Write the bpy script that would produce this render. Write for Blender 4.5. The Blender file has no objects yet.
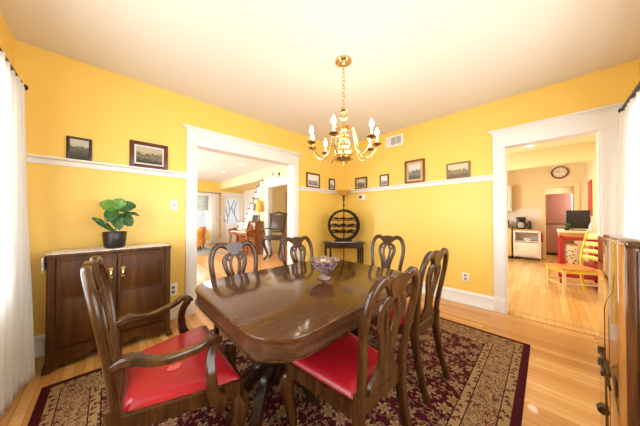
import bpy, bmesh, math, random
from mathutils import Vector, Matrix, Euler
random.seed(7)
PI = math.pi
sc = bpy.context.scene
COL = sc.collection

# ------------------------------------------------------------------ camera
cam_d = bpy.data.cameras.new('camera')
cam = bpy.data.objects.new('camera', cam_d)
COL.objects.link(cam)
cam_d.sensor_fit = 'HORIZONTAL'
cam_d.sensor_width = 36.0
cam_d.lens = 36.0 * 218.76 / 640.0
cam_d.clip_start = 0.02
cam.location = (3.088, -3.580, 1.2248)
cam.rotation_euler = (PI / 2 + 0.0116, 0, 0.8006)
sc.camera = cam

# ------------------------------------------------------------------ world, lights, exposure
w = bpy.data.worlds.new('sky')
sc.world = w
w.use_nodes = True
bg = w.node_tree.nodes['Background']
bg.inputs[0].default_value = (0.95, 0.98, 1.0, 1)
bg.inputs[1].default_value = 1.1
sc.view_settings.view_transform = 'Standard'
sc.view_settings.look = 'None'
sc.view_settings.gamma = 1.0
sc.view_settings.use_curve_mapping = False
sc.view_settings.exposure = -0.38


def area(name, loc, target, sx, sy, power, color=(1, 1, 1)):
    d = bpy.data.lights.new(name, 'AREA')
    d.shape = 'RECTANGLE'
    d.size = sx
    d.size_y = sy
    d.energy = power
    d.color = color
    o = bpy.data.objects.new(name, d)
    COL.objects.link(o)
    o.location = loc
    o.rotation_euler = (Vector(target) - Vector(loc)).to_track_quat('-Z', 'Y').to_euler()
    return o


# daylight outside each window; some unseen windows are added for light
area('daylight_near_left', (1.75, -4.40, 1.50), (1.75, -1.0, 1.0), 2.4, 1.6, 170, (0.93, 0.97, 1.0))
area('daylight_right', (4.00, -1.95, 1.45), (0.5, -2.0, 1.1), 3.0, 1.5, 185, (0.93, 0.97, 1.0))
area('added_daylight_living', (-3.4, -4.5, 1.5), (-3.4, 0, 1.0), 4.6, 1.7, 460, (0.95, 0.98, 1.0))  # added lamp behind the unseen near window of the living room
area('daylight_living_front', (-7.4, -1.6, 1.45), (-3, -1.6, 0.8), 2.2, 1.6, 130, (0.97, 0.99, 1.0))
area('added_daylight_kitchen', (1.10, 2.4, 1.55), (3.6, 2.4, 0.9), 3.0, 1.4, 270, (1.0, 0.97, 0.90))  # added lamp behind the kitchen's unseen left window
area('daylight_back_room', (4.05, 6.5, 1.6), (2.6, 6.3, 1.0), 1.2, 1.2, 110, (1.0, 0.95, 0.88))
area('daylight_side_room', (-2.4, 3.35, 1.5), (-2.4, 0.4, 1.0), 1.6, 1.4, 60, (1.0, 0.95, 0.85))


# ------------------------------------------------------------------ materials
def lin(c):
    if isinstance(c, str):
        c = [int(c[i:i + 2], 16) / 255 for i in (0, 2, 4)]
    return tuple(((x / 12.92) if x <= 0.04045 else ((x + 0.055) / 1.055) ** 2.4) for x in c) + (1,)


class NT:
    def __init__(s, name):
        s.m = bpy.data.materials.new(name)
        s.m.use_nodes = True
        s.t = s.m.node_tree
        s.b = s.t.nodes['Principled BSDF']
        s._co = None

    def n(s, typ, **kw):
        nd = s.t.nodes.new(typ)
        for k, v in kw.items():
            setattr(nd, k, v)
        return nd

    def l(s, a, b):
        s.t.links.new(a, b)

    def val(s, sock, v):
        if isinstance(v, bpy.types.NodeSocket):
            s.l(v, sock)
        else:
            sock.default_value = v

    def co(s):
        if not s._co:
            s._co = s.n('ShaderNodeTexCoord').outputs['Object']
        return s._co

    def mapping(s, scale=(1, 1, 1), rot=(0, 0, 0), vec=None):
        mp = s.n('ShaderNodeMapping')
        mp.inputs['Scale'].default_value = scale
        mp.inputs['Rotation'].default_value = rot
        s.l(vec or s.co(), mp.inputs['Vector'])
        return mp.outputs[0]

    def noise(s, scale=5, detail=3, rough=0.5, vec=None, dist=0):
        nd = s.n('ShaderNodeTexNoise')
        nd.inputs['Scale'].default_value = scale
        nd.inputs['Detail'].default_value = detail
        nd.inputs['Roughness'].default_value = rough
        nd.inputs['Distortion'].default_value = dist
        s.l(vec or s.co(), nd.inputs['Vector'])
        return nd.outputs['Fac']

    def math(s, op, a, b=0.0, c=None):
        nd = s.n('ShaderNodeMath', operation=op)
        s.val(nd.inputs[0], a)
        s.val(nd.inputs[1], b)
        if c is not None:
            s.val(nd.inputs[2], c)
        return nd.outputs[0]

    def ramp(s, fac, stops, interp='LINEAR'):
        nd = s.n('ShaderNodeValToRGB')
        cr = nd.color_ramp
        cr.interpolation = interp
        while len(cr.elements) < len(stops):
            cr.elements.new(0.5)
        for e, (p, c) in zip(cr.elements, stops):
            e.position = p
            e.color = lin(c)
        s.l(fac, nd.inputs[0])
        return nd.outputs[0]

    def mix(s, fac, a, b):
        nd = s.n('ShaderNodeMix', data_type='RGBA')
        s.val(nd.inputs[0], fac)
        s.val(nd.inputs[6], a)
        s.val(nd.inputs[7], b)
        return nd.outputs[2]

    def bump(s, h, strength=0.2, dist=0.01):
        nd = s.n('ShaderNodeBump')
        nd.inputs['Strength'].default_value = strength
        nd.inputs['Distance'].default_value = dist
        s.l(h, nd.inputs['Height'])
        s.l(nd.outputs[0], s.b.inputs['Normal'])

    def out(s, col=None, rough=None, metal=None, spec=None, coat=None):
        if col is not None:
            s.val(s.b.inputs['Base Color'], col)
        if rough is not None:
            s.val(s.b.inputs['Roughness'], rough)
        if metal is not None:
            s.b.inputs['Metallic'].default_value = metal
        if spec is not None:
            s.b.inputs['Specular IOR Level'].default_value = spec
        if coat is not None:
            s.b.inputs['Coat Weight'].default_value = coat
            s.b.inputs['Coat Roughness'].default_value = 0.06
        return s.m


def plain(name, c, rough=0.5, metal=0.0, var=0.06, scale=12, bump=0.0, spec=None, coat=None):
    k = NT(name)
    L = lin(c)
    f = k.noise(scale, 3)
    lo = tuple(x * (1 - var) for x in L[:3]) + (1,)
    hi = tuple(min(1, x * (1 + var)) for x in L[:3]) + (1,)
    col = k.mix(f, lo, hi)
    if bump:
        k.bump(k.noise(scale * 6, 3), bump, 0.005)
    return k.out(col, rough, metal, spec, coat)


def wood(name, dark, mid, light, axis='x', scale=1.0, rough=0.3, coat=0.3, spec=0.4, bump=0.06):
    k = NT(name)
    st = {'x': (0.9, 9, 9), 'y': (9, 0.9, 9), 'z': (9, 9, 0.9)}[axis]
    v = k.mapping(tuple(a * scale for a in st))
    a = k.noise(2.2, 6, 0.62, v, 0.8)
    b = k.noise(9, 4, 0.7, v)
    f = k.math('ADD', k.math('MULTIPLY', a, 0.75), k.math('MULTIPLY', b, 0.25))
    col = k.ramp(f, [(0.32, dark), (0.5, mid), (0.68, light)])
    if bump:
        k.bump(b, bump, 0.003)
    return k.out(col, rough, coat=coat, spec=spec)


def planks(name, cols, axis='x', rough=0.25, width=0.057, length=1.3):
    k = NT(name)
    v = k.mapping(rot=(0, 0, 0 if axis == 'x' else PI / 2))
    br = k.n('ShaderNodeTexBrick')
    br.offset = 0.37
    br.offset_frequency = 2
    br.inputs['Color1'].default_value = (0.15, 0.15, 0.15, 1)
    br.inputs['Color2'].default_value = (0.85, 0.85, 0.85, 1)
    br.inputs['Mortar'].default_value = (0, 0, 0, 1)
    br.inputs['Scale'].default_value = 1.0
    br.inputs['Mortar Size'].default_value = 0.0011
    br.inputs['Mortar Smooth'].default_value = 0.3
    br.inputs['Bias'].default_value = 0.0
    br.inputs['Brick Width'].default_value = length
    br.inputs['Row Height'].default_value = width
    k.l(v, br.inputs['Vector'])
    g = k.noise(3.0, 6, 0.65, k.mapping((1.2, 16, 1), vec=v), 0.6)
    cell = k.n('ShaderNodeSeparateColor')
    k.l(br.outputs['Color'], cell.inputs[0])
    f = k.math('ADD', k.math('MULTIPLY', cell.outputs[0], 0.55), k.math('MULTIPLY', g, 0.5))
    col = k.ramp(f, [(0.15, cols[0]), (0.48, cols[1]), (0.85, cols[2])])
    gap = lin(cols[3])
    col = k.mix(br.outputs['Fac'], col, gap)
    k.bump(k.math('SUBTRACT', 1.0, br.outputs['Fac']), 0.25, 0.002)
    return k.out(col, rough, coat=0.15)


def emis(name, c, strength):
    k = NT(name)
    k.b.inputs['Emission Color'].default_value = lin(c)
    k.b.inputs['Emission Strength'].default_value = strength
    return k.out(lin(c), 0.4)


def cloth(name, c, trans=0.35):
    k = NT(name)
    t = k.n('ShaderNodeBsdfTranslucent')
    t.inputs[0].default_value = lin(c)
    ms = k.n('ShaderNodeMixShader')
    ms.inputs[0].default_value = trans
    out = k.t.nodes['Material Output']
    f = k.noise(60, 2)
    L = lin(c)
    k.out(k.mix(f, tuple(x * .95 for x in L[:3]) + (1,), L), 0.9)
    k.l(k.b.outputs[0], ms.inputs[1])
    k.l(t.outputs[0], ms.inputs[2])
    k.l(ms.outputs[0], out.inputs[0])
    return k.m


def glass(name, tint='ffffff', rough=0.0, clear=0.75):
    k = NT(name)
    tr = k.n('ShaderNodeBsdfTransparent')
    tr.inputs[0].default_value = lin(tint)
    ms = k.n('ShaderNodeMixShader')
    ms.inputs[0].default_value = 1 - clear
    k.out(lin('f4f8fa'), rough)
    k.l(tr.outputs[0], ms.inputs[1])
    k.l(k.b.outputs[0], ms.inputs[2])
    k.l(ms.outputs[0], k.t.nodes['Material Output'].inputs[0])
    return k.m


def photo(name, sky, mid, dark, sc_=14, horizon=0.0, seed=0.0):
    """an old landscape print: pale sky, a rough horizon and a dark foreground"""
    k = NT(name)
    sep = k.n('ShaderNodeSeparateXYZ')
    k.l(k.n('ShaderNodeTexCoord').outputs['Generated'], sep.inputs[0])
    v = k.mapping((1, 1, 1))
    n1 = k.noise(sc_ + seed, 4, 0.6, v)
    n2 = k.noise(sc_ * 3 + seed, 5, 0.7, v)
    h = k.math('ADD', sep.outputs[2], k.math('MULTIPLY', k.math('SUBTRACT', n1, 0.5), 0.7))
    f = k.math('ADD', k.math('MULTIPLY', h, 0.75), k.math('MULTIPLY', n2, 0.3))
    col = k.ramp(f, [(0.30 + horizon, dark), (0.50 + horizon, mid), (0.56 + horizon, dark), (0.68 + horizon, sky)])
    return k.out(col, 0.35)


def rug_mat(hx, hy):
    k = NT('rug_pile')
    sep = k.n('ShaderNodeSeparateXYZ')
    k.l(k.co(), sep.inputs[0])
    ax = k.math('ABSOLUTE', sep.outputs[0])
    ay = k.math('ABSOLUTE', sep.outputs[1])
    dx = k.math('SUBTRACT', hx, ax)
    dy = k.math('SUBTRACT', hy, ay)
    d = k.math('MINIMUM', dx, dy)

    def florals(scale, petals, seedoff):
        mp = k.n('ShaderNodeMapping')
        mp.inputs['Location'].default_value = (seedoff, seedoff * .7, 0)
        k.l(k.co(), mp.inputs['Vector'])
        # vines bend the cells a little
        vo = k.n('ShaderNodeTexVoronoi', voronoi_dimensions='2D', feature='F1')
        vo.inputs['Scale'].default_value = scale
        vo.inputs['Randomness'].default_value = 0.75
        k.l(mp.outputs[0], vo.inputs['Vector'])
        sub = k.n('ShaderNodeVectorMath', operation='SUBTRACT')
        k.l(mp.outputs[0], sub.inputs[0])
        k.l(vo.outputs['Position'], sub.inputs[1])
        s2 = k.n('ShaderNodeSeparateXYZ')
        k.l(sub.outputs[0], s2.inputs[0])
        ang = k.math('ARCTAN2', s2.outputs[1], s2.outputs[0])
        pet = k.math('MULTIPLY', k.math('SINE', k.math('MULTIPLY', ang, petals)), 0.10)
        r = k.math('ADD', vo.outputs['Distance'], pet)
        return r, vo.outputs['Color']

    def vines(scale, wid, seed):
        n = k.noise(scale, 2.5, 0.55, k.mapping((1, 1, 1)), 1.2)
        a = k.math('ABSOLUTE', k.math('SUBTRACT', k.math('FRACT', k.math('MULTIPLY', n, seed)), 0.5))
        return k.math('LESS_THAN', a, wid)

    burg = lin('480e17')
    dark = lin('2b0d12')
    tan = lin('99744b')
    cream = lin('a98c63')
    olive = lin('7d6a49')
    rose = lin('8a3a2c')
    # field: dark red strewn with leaves, rosettes and tendrils
    r1, c1 = florals(7.2, 6, 0.31)
    r2, c2 = florals(17.0, 3, 1.7)
    r6, c6 = florals(22.0, 2, 2.9)
    col = k.mix(vines(4.0, 0.040, 6.0), burg, olive)
    col = k.mix(k.math('LESS_THAN', r6, 0.13), col, olive)
    col = k.mix(k.math('LESS_THAN', r2, 0.19), col, tan)
    col = k.mix(k.math('LESS_THAN', r2, 0.05), col, rose)
    col = k.mix(k.math('LESS_THAN', r1, 0.27), col, dark)
    col = k.mix(k.math('LESS_THAN', r1, 0.235), col, cream)
    col = k.mix(k.math('LESS_THAN', r1, 0.15), col, olive)
    col = k.mix(k.math('LESS_THAN', r1, 0.08), col, rose)
    field = col
    # main border: tan ground with dark flowers
    r3, c3 = florals(8.0, 6, 0.9)
    r4, c4 = florals(24.0, 3, 0.2)
    b = k.mix(vines(9.0, 0.11, 7.0), lin('a08056'), lin('5d3d28'))
    b = k.mix(k.math('LESS_THAN', r4, 0.25), b, lin('6b3324'))
    b = k.mix(k.math('LESS_THAN', r4, 0.09), b, cream)
    b = k.mix(k.math('LESS_THAN', r3, 0.29), b, lin('4a2018'))
    b = k.mix(k.math('LESS_THAN', r3, 0.25), b, cream)
    b = k.mix(k.math('LESS_THAN', r3, 0.15), b, rose)
    b = k.mix(k.math('LESS_THAN', r3, 0.07), b, dark)
    # narrow guard stripes
    r5, c5 = florals(20.0, 3, 0.5)
    g = k.mix(k.math('LESS_THAN', r5, 0.26), lin('a08055'), lin('5a2a1e'))

    def gt(t):
        return k.math('GREATER_THAN', d, t)
    c = k.mix(gt(0.048), lin('471017'), g)
    c = k.mix(gt(0.098), c, dark)
    c = k.mix(gt(0.104), c, b)
    c = k.mix(gt(0.245), c, dark)
    c = k.mix(gt(0.251), c, g)
    c = k.mix(gt(0.300), c, dark)
    c = k.mix(gt(0.307), c, field)
    nz = k.noise(220, 2)
    sh = k.n('ShaderNodeMix', data_type='RGBA', blend_type='MULTIPLY')
    sh.inputs[0].default_value = 0.35
    k.l(c, sh.inputs[6])
    k.l(k.ramp(nz, [(0.3, '8a8a8a'), (0.7, 'ffffff')]), sh.inputs[7])
    k.bump(nz, 0.4, 0.004)
    return k.out(sh.outputs[2], 0.95, spec=0.1)


M = {}
M['yellow'] = plain('yellow_paint', 'f7cf66', 0.36, var=0.015, scale=3, bump=0.02)
M['cream_wall'] = plain('cream_paint', 'f5e6b8', 0.5, var=0.015, scale=3)
M['kitchen_wall'] = plain('kitchen_paint', 'eedcae', 0.5, var=0.015, scale=3)
M['ceiling'] = plain('ceiling_paint', 'ede5d8', 0.75, var=0.012, scale=2)
M['kitchen_ceiling'] = plain('kitchen_ceiling_tan', 'e6cba0', 0.6, var=0.012, scale=2)  # one even tan colour for the kitchen ceiling
M['white'] = plain('white_trim_paint', 'efece7', 0.35, var=0.01, scale=4)
M['white_plastic'] = plain('white_plastic', 'f0ede6', 0.35, var=0.01)
M['grey_metal'] = plain('grey_grille', '8d8b86', 0.4, 0.3)
M['dark_slot'] = plain('dark_slot', '3a3733', 0.6)
M['oak'] = planks('oak_strip_floor', ('ab6c30', 'd0954c', 'e8b672', '74431a'), 'x', 0.27)
M['kitchen_oak'] = planks('kitchen_pine_floor', ('cf9a4c', 'e0b068', 'efcb8a', '93602a'), 'y', 0.25, 0.07)
M['living_oak'] = planks('living_oak_floor', ('b8773c', 'd69a5a', 'e8b983', '8a5528'), 'x', 0.25)
M['walnut_x'] = wood('table_wood', '3a200d', '4a2b13', '58351a', 'y', 1.8, 0.13, 0.0, 0.5, 0.0)
M['walnut_apron'] = wood('table_apron_wood', '2e1a10', '4a2b19', '63402a', 'y', 1.2, 0.3, 0.2)
M['chair_wood'] = wood('chair_mahogany', '251307', '40240e', '583818', 'z', 1.4, 0.24, 0.05, 0.45)
M['cab_wood'] = wood('cabinet_walnut', '341a07', '4f2d0d', '683f18', 'z', 0.8, 0.45, 0.0, 0.25)
M['cab_dark'] = wood('cabinet_dark_walnut', '2e1907', '4c2d0f', '603a16', 'y', 1.0, 0.45, 0.0, 0.25)
M['dark_wood'] = wood('dark_stained_wood', '1c100a', '2f1c12', '40281a', 'x', 1.2, 0.3, 0.2)
M['ice_oak'] = wood('polished_golden_oak', '7a4a1e', '9c6630', 'b57f42', 'z', 1.0, 0.04, 0.6, 0.6, 0.0)
M['ice_dark'] = wood('dark_oak_frame', '331a0b', '4e2b13', '6b401f', 'z', 1.2, 0.25, 0.4)
M['ice_top'] = wood('polished_dark_top', '2b1b12', '3f2a1c', '553a27', 'y', 1.0, 0.08, 0.8, 0.6, 0.0)
M['piano_wood'] = wood('piano_walnut', '5d3115', '87502a', 'a9703f', 'x', 1.0, 0.25, 0.3)
M['honey'] = wood('honey_wood', 'a9682a', 'cf8f45', 'e2ac66', 'x', 1.0, 0.3, 0.2)
M['red_leather'] = plain('red_leather', 'a01520', 0.30, var=0.10, scale=9, bump=0.08)
M['worn'] = plain('worn_leather_patch', 'd2574f', 0.5, var=0.15, scale=40)
M['brass'] = plain('polished_brass', 'dcc390', 0.2, 1.0, var=0.05)
M['aged_brass'] = plain('aged_brass', 'b99a62', 0.3, 1.0, var=0.15)
M['bronze'] = plain('dark_bronze', '3c2f26', 0.35, 0.7, var=0.2)
M['black_metal'] = plain('black_metal', '1e1c1c', 0.4, 0.5)
M['candle'] = plain('candle_sleeve', 'fbf3df', 0.5)
M['bulb'] = emis('lit_flame_bulb', 'fff1d0', 45)
M['amber'] = plain('amber_glass', 'd79a45', 0.25, var=0.1)
M['iron'] = plain('dark_woven_iron', '281b11', 0.7, var=0.25, scale=60, bump=0.2, spec=0.2)
M['lace'] = plain('cream_lace', 'e9dcc8', 0.9, var=0.12, scale=70, bump=0.4)
k = NT('cream_lace')
vo = k.n('ShaderNodeTexVoronoi')
vo.inputs['Scale'].default_value = 55
k.l(k.co(), vo.inputs['Vector'])
M['lace'] = k.out(k.ramp(vo.outputs['Distance'], [(0.25, '8d7358'), (0.38, 'f2ebe0')]), 0.9)
M['curtain'] = cloth('white_sheer_curtain', 'fefefd', 0.55)
M['glass'] = glass('window_glass', clear=0.9)
M['pot'] = plain('dark_glazed_pot', '231b18', 0.3, var=0.4, scale=20)
M['soil'] = plain('potting_soil', '2a1c12', 0.95, var=0.3, scale=60)
M['leaf'] = plain('dark_green_leaf', '31592b', 0.35, var=0.35, scale=18)
M['leaf_light'] = plain('fresh_green_leaf', '5f8f33', 0.35, var=0.3, scale=18)
M['stem'] = plain('plant_stem', '5a5a2a', 0.6)
k = NT('marbled_rose_glass')
M['bowl'] = k.out(k.ramp(k.noise(38, 5, 0.7, None, 1.5), [(0.38, '3f323b'), (0.5, '77605f'), (0.64, 'c4a9a4')]), 0.14, coat=0.3)
k = NT('potpourri')
vo = k.n('ShaderNodeTexVoronoi')
vo.inputs['Scale'].default_value = 45
k.l(k.co(), vo.inputs['Vector'])
sp = k.n('ShaderNodeSeparateColor')
k.l(vo.outputs['Color'], sp.inputs[0])
M['potpourri'] = k.out(k.ramp(sp.outputs[0], [(0.1, 'a8604f'), (0.4, 'd99c85'), (0.65, 'e9cdbb'), (0.9, '6d7a58')]), 0.7)
M['frame_red'] = wood('red_brown_frame', '3c1510', '5a241a', '6e3022', 'x', 2, 0.35, 0.2)
M['frame_dark'] = wood('dark_frame', '1d120d', '33211a', '43291c', 'x', 2, 0.35, 0.2)
M['frame_warm'] = wood('warm_frame', '5a2f14', '7c4620', '955a2c', 'x', 2, 0.3, 0.2)
M['frame_gold'] = wood('bronze_gilt_frame', '5b4026', '86653e', 'a8855a', 'x', 3, 0.3, 0.2)
M['mat_white'] = plain('white_photo_mat', 'e9e4da', 0.8)
M['mat_tan'] = plain('tan_photo_mat', 'c9a873', 0.8)
M['print_a'] = photo('sepia_print', 'c9c2b2', '6b6553', '3a362c', 16, 0.02, 0.4)
M['print_b'] = photo('old_photo_print', 'b9ad90', '857a58', '352f22', 26, -0.02, 1.1)
M['print_c'] = photo('pale_sketch_print', 'e9e6e0', 'a7a39a', '57534d', 22, -0.14, 2.0)
M['print_d'] = photo('grey_ship_print', 'd8d2c4', '8d8a7c', '5a5648', 18, -0.05, 3.2)
M['print_e'] = photo('glossy_landscape_print', 'd9c9a4', '9c8763', '6a5438', 20, -0.04, 4.0)
M['outlet'] = M['white_plastic']
M['pink'] = plain('dusty_pink_enamel', 'b57f78', 0.3, var=0.03)
M['chrome'] = plain('chrome', 'd8d8d6', 0.15, 1.0)
M['cart_white'] = plain('cart_white_paint', 'efeae2', 0.4)
M['butcher'] = wood('butcher_block', 'a8703a', 'c48d52', 'd6a66c', 'x', 1.5, 0.4, 0.1)
M['red_paint'] = plain('red_paint', 'b11a1c', 0.35, var=0.1)
M['yellow_paint2'] = plain('mustard_chair_paint', 'e2b340', 0.4, var=0.08)
M['cream_paint2'] = plain('cream_leg_paint', 'e6d199', 0.4)
M['black'] = plain('matt_black', '191818', 0.45)
M['appliance'] = plain('black_appliance', '2a2624', 0.3)
M['clear'] = glass('clear_glass', 'e8f2ee', 0.02, 0.55)
M['paper'] = plain('ivory_paper', 'e9dcc0', 0.8)
M['dial'] = plain('clock_dial', 'efe4c8', 0.6)
M['clock_rim'] = plain('oxblood_rim', '7c2e26', 0.35)
M['orange_leather'] = plain('orange_leather', 'd08324', 0.4, var=0.1)
M['dark_leather'] = plain('dark_brown_leather', '4a3320', 0.35, var=0.3, scale=25)
M['parchment'] = plain('amber_lamp_shade', 'e0ad4e', 0.7)
M['grey_rug'] = plain('grey_rug_pile', '9c9a98', 0.95, var=0.25, scale=30)
M['tread'] = plain('grey_tread', '75664f', 0.5)
M['shade_fabric'] = cloth('roman_shade_fabric', 'cfd8d2', 0.25)
M['beige_door'] = plain('beige_door_paint', 'd9bd83', 0.5)
M['downlight'] = emis('lit_downlight', 'fff6e4', 6)
M['tin'] = NT('flowered_tin')
k = M['tin']
vo = k.n('ShaderNodeTexVoronoi')
vo.inputs['Scale'].default_value = 24
k.l(k.co(), vo.inputs['Vector'])
M['tin'] = k.out(k.ramp(vo.outputs['Distance'], [(0.2, '7c2a20'), (0.3, 'b4863c'), (0.42, 'ece0c8')]), 0.35)


# ------------------------------------------------------------------ mesh helpers
def catmull(pts, n=6):
    pts = [Vector(p) for p in pts]
    out = []
    for i in range(len(pts) - 1):
        p0 = pts[i - 1] if i else pts[0] * 2 - pts[1]
        p1, p2 = pts[i], pts[i + 1]
        p3 = pts[i + 2] if i + 2 < len(pts) else pts[-1] * 2 - pts[-2]
        for j in range(n):
            t = j / n
            out.append(0.5 * ((2 * p1) + (p2 - p0) * t + (2 * p0 - 5 * p1 + 4 * p2 - p3) * t * t + (3 * p1 - p0 - 3 * p2 + p3) * t ** 3))
    out.append(pts[-1])
    return out


def lerp_list(vals, n):
    """resample list vals (len k) to catmull's length ((k-1)*n+1)"""
    out = []
    for i in range(len(vals) - 1):
        for j in range(n):
            t = j / n
            out.append(vals[i] * (1 - t) + vals[i + 1] * t)
    out.append(vals[-1])
    return out


RECT = [(-1, -.6), (-.72, -1), (.72, -1), (1, -.6), (1, .6), (.72, 1), (-.72, 1), (-1, .6)]


class MB:
    def __init__(s):
        s.bm = bmesh.new()

    def _merge(s, other, mat=None):
        me = bpy.data.meshes.new('tmp')
        other.to_mesh(me)
        other.free()
        if mat is not None:
            me.transform(mat)
        s.bm.from_mesh(me)
        bpy.data.meshes.remove(me)

    def box(s, c, size, bev=0.0, rot=None, seg=2):
        b = bmesh.new()
        bmesh.ops.create_cube(b, size=1.0)
        bmesh.ops.scale(b, vec=size, verts=b.verts)
        if bev > 0:
            bev = min(bev, min(size) * 0.45)
            bmesh.ops.bevel(b, geom=b.edges[:], offset=bev, segments=seg, affect='EDGES', profile=0.5)
        m = Matrix.Translation(c)
        if rot is not None:
            m = m @ Euler(rot).to_matrix().to_4x4()
        s._merge(b, m)
        return s

    def span(s, lo, hi, bev=0.0):
        c = [(a + b) / 2 for a, b in zip(lo, hi)]
        return s.box(c, [abs(b - a) for a, b in zip(lo, hi)], bev)

    def lathe(s, prof, c=(0, 0, 0), n=24, rot=None):
        b = bmesh.new()
        rings = []
        for r, z in prof:
            if r < 1e-5:
                rings.append([b.verts.new((0, 0, z))])
            else:
                rings.append([b.verts.new((r * math.cos(2 * PI * i / n), r * math.sin(2 * PI * i / n), z)) for i in range(n)])
        for A, B in zip(rings, rings[1:]):
            for i in range(n):
                a0, a1 = A[i % len(A)], A[(i + 1) % len(A)]
                b0, b1 = B[i % len(B)], B[(i + 1) % len(B)]
                vs = []
                for v in (a0, a1, b1, b0):
                    if v not in vs:
                        vs.append(v)
                if len(vs) > 2:
                    try:
                        b.faces.new(vs)
                    except ValueError:
                        pass
        for R, flip in ((rings[0], True), (rings[-1], False)):
            if len(R) > 2:
                b.faces.new(R[::-1] if flip else R)
        bmesh.ops.recalc_face_normals(b, faces=b.faces)
        m = Matrix.Translation(c)
        if rot is not None:
            m = m @ Euler(rot).to_matrix().to_4x4()
        s._merge(b, m)
        return s

    def sweep(s, pts, wid, th, normal=(0, 1, 0), sect=RECT, closed=False):
        """ribbon along pts; wid = half-width across (in the plane), th = half-thickness along normal"""
        pts = [Vector(p) for p in pts]
        N = len(pts)
        if not hasattr(wid, '__len__'):
            wid = [wid] * N
        if not hasattr(th, '__len__'):
            th = [th] * N
        b = bmesh.new()
        rings = []
        nr = Vector(normal).normalized()
        for i, p in enumerate(pts):
            if closed:
                t = pts[(i + 1) % N] - pts[i - 1]
            else:
                t = pts[min(i + 1, N - 1)] - pts[max(i - 1, 0)]
            t.normalize()
            side = t.cross(nr)
            if side.length < 1e-4:
                side = t.orthogonal()
            side.normalize()
            up = side.cross(t).normalized()
            rings.append([b.verts.new(p + side * (a * wid[i]) + up * (c * th[i])) for a, c in sect])
        m = len(sect)
        for i in range(N if closed else N - 1):
            A, B = rings[i], rings[(i + 1) % N]
            for j in range(m):
                b.faces.new((A[j], A[(j + 1) % m], B[(j + 1) % m], B[j]))
        if not closed:
            b.faces.new(rings[0][::-1])
            b.faces.new(rings[-1])
        bmesh.ops.recalc_face_normals(b, faces=b.faces)
        s._merge(b)
        return s

    def tube(s, pts, r, n=8, closed=False):
        sect = [(math.cos(2 * PI * i / n), math.sin(2 * PI * i / n)) for i in range(n)]
        p0, p1 = Vector(pts[0]), Vector(pts[-1])
        d = (Vector(pts[1]) - p0)
        nr = (0, 0, 1) if abs(d.normalized().z) < 0.9 else (0, 1, 0)
        return s.sweep(pts, r, r, nr, sect, closed)

    def prism(s, poly, axis, a, b_, bev=0.0):
        """extrude 2D polygon along axis ('x','y','z') from a to b_"""
        def P(u, v, t):
            return {'x': (t, u, v), 'y': (u, t, v), 'z': (u, v, t)}[axis]
        b = bmesh.new()
        A = [b.verts.new(P(u, v, a)) for u, v in poly]
        f = b.faces.new(A)
        r = bmesh.ops.extrude_face_region(b, geom=[f])
        vs = [e for e in r['geom'] if isinstance(e, bmesh.types.BMVert)]
        d = Vector(P(0, 0, b_)) - Vector(P(0, 0, a))
        bmesh.ops.translate(b, vec=d, verts=vs)
        bmesh.ops.recalc_face_normals(b, faces=b.faces)
        if bev > 0:
            bmesh.ops.bevel(b, geom=[e for e in b.edges if e.calc_face_angle(0) > 0.6], offset=bev, segments=2, affect='EDGES', profile=0.5)
        s._merge(b)
        return s

    def sphere(s, c, r, sc3=(1, 1, 1), n=16):
        b = bmesh.new()
        bmesh.ops.create_uvsphere(b, u_segments=n, v_segments=n // 2 + 2, radius=r)
        s._merge(b, Matrix.Translation(c) @ Matrix.Diagonal((*sc3, 1)))
        return s

    def grid(s, fn, nu, nv):
        b = bmesh.new()
        V = [[b.verts.new(fn(i / nu, j / nv)) for j in range(nv + 1)] for i in range(nu + 1)]
        for i in range(nu):
            for j in range(nv):
                b.faces.new((V[i][j], V[i + 1][j], V[i + 1][j + 1], V[i][j + 1]))
        bmesh.ops.recalc_face_normals(b, faces=b.faces)
        s._merge(b)
        return s

    def clamp0(s, z=0.0):
        for v in s.bm.verts:
            v.co.z = max(v.co.z, z)
        return s

    def build(s, name, mat, parent=None, loc=None, ang=40, solid=0.0, sub=0):
        me = bpy.data.meshes.new(name)
        if loc is not None and parent is None:
            bmesh.ops.translate(s.bm, vec=-Vector(loc), verts=s.bm.verts)
        s.bm.to_mesh(me)
        s.bm.free()
        me.polygons.foreach_set('use_smooth', [True] * len(me.polygons))
        me.set_sharp_from_angle(angle=math.radians(ang))
        me.materials.append(M[mat] if isinstance(mat, str) else mat)
        o = bpy.data.objects.new(name, me)
        COL.objects.link(o)
        if parent is not None:
            o.parent = parent
        elif loc is not None:
            o.location = loc
        if solid:
            md = o.modifiers.new('thickness', 'SOLIDIFY')
            md.thickness = solid
        if sub:
            md = o.modifiers.new('smooth', 'SUBSURF')
            md.levels = sub
            md.render_levels = sub
        return o


def tag(o, label, cat, group=None, kind=None):
    o['label'] = label
    o['category'] = cat
    if group:
        o['group'] = group
    if kind:
        o['kind'] = kind
    return o


def thing(name, label, cat, loc=(0, 0, 0), rz=0.0, group=None):
    o = bpy.data.objects.new(name, None)
    o.empty_display_size = 0.1
    COL.objects.link(o)
    o.location = loc
    o.rotation_euler = (0, 0, rz)
    return tag(o, label, cat, group)


def struct(o, label=None):
    o['kind'] = 'structure'
    if label:
        o['label'] = label
    return o


def dup(root, loc, rz, label, group=None):
    def cp(o, parent):
        c = o.copy()
        COL.objects.link(c)
        if parent is not None:
            c.parent = parent
        for ch in list(o.children):
            cp(ch, c)
        return c
    r = cp(root, None)
    r.location = loc
    r.rotation_euler = (0, 0, rz)
    r['label'] = label
    if group:
        r['group'] = group
    return r


# ================================================================== STRUCTURE
H = 2.70
T = 0.14            # wall thickness
XR, YN = 3.71, -4.15     # right wall, near left wall
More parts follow.
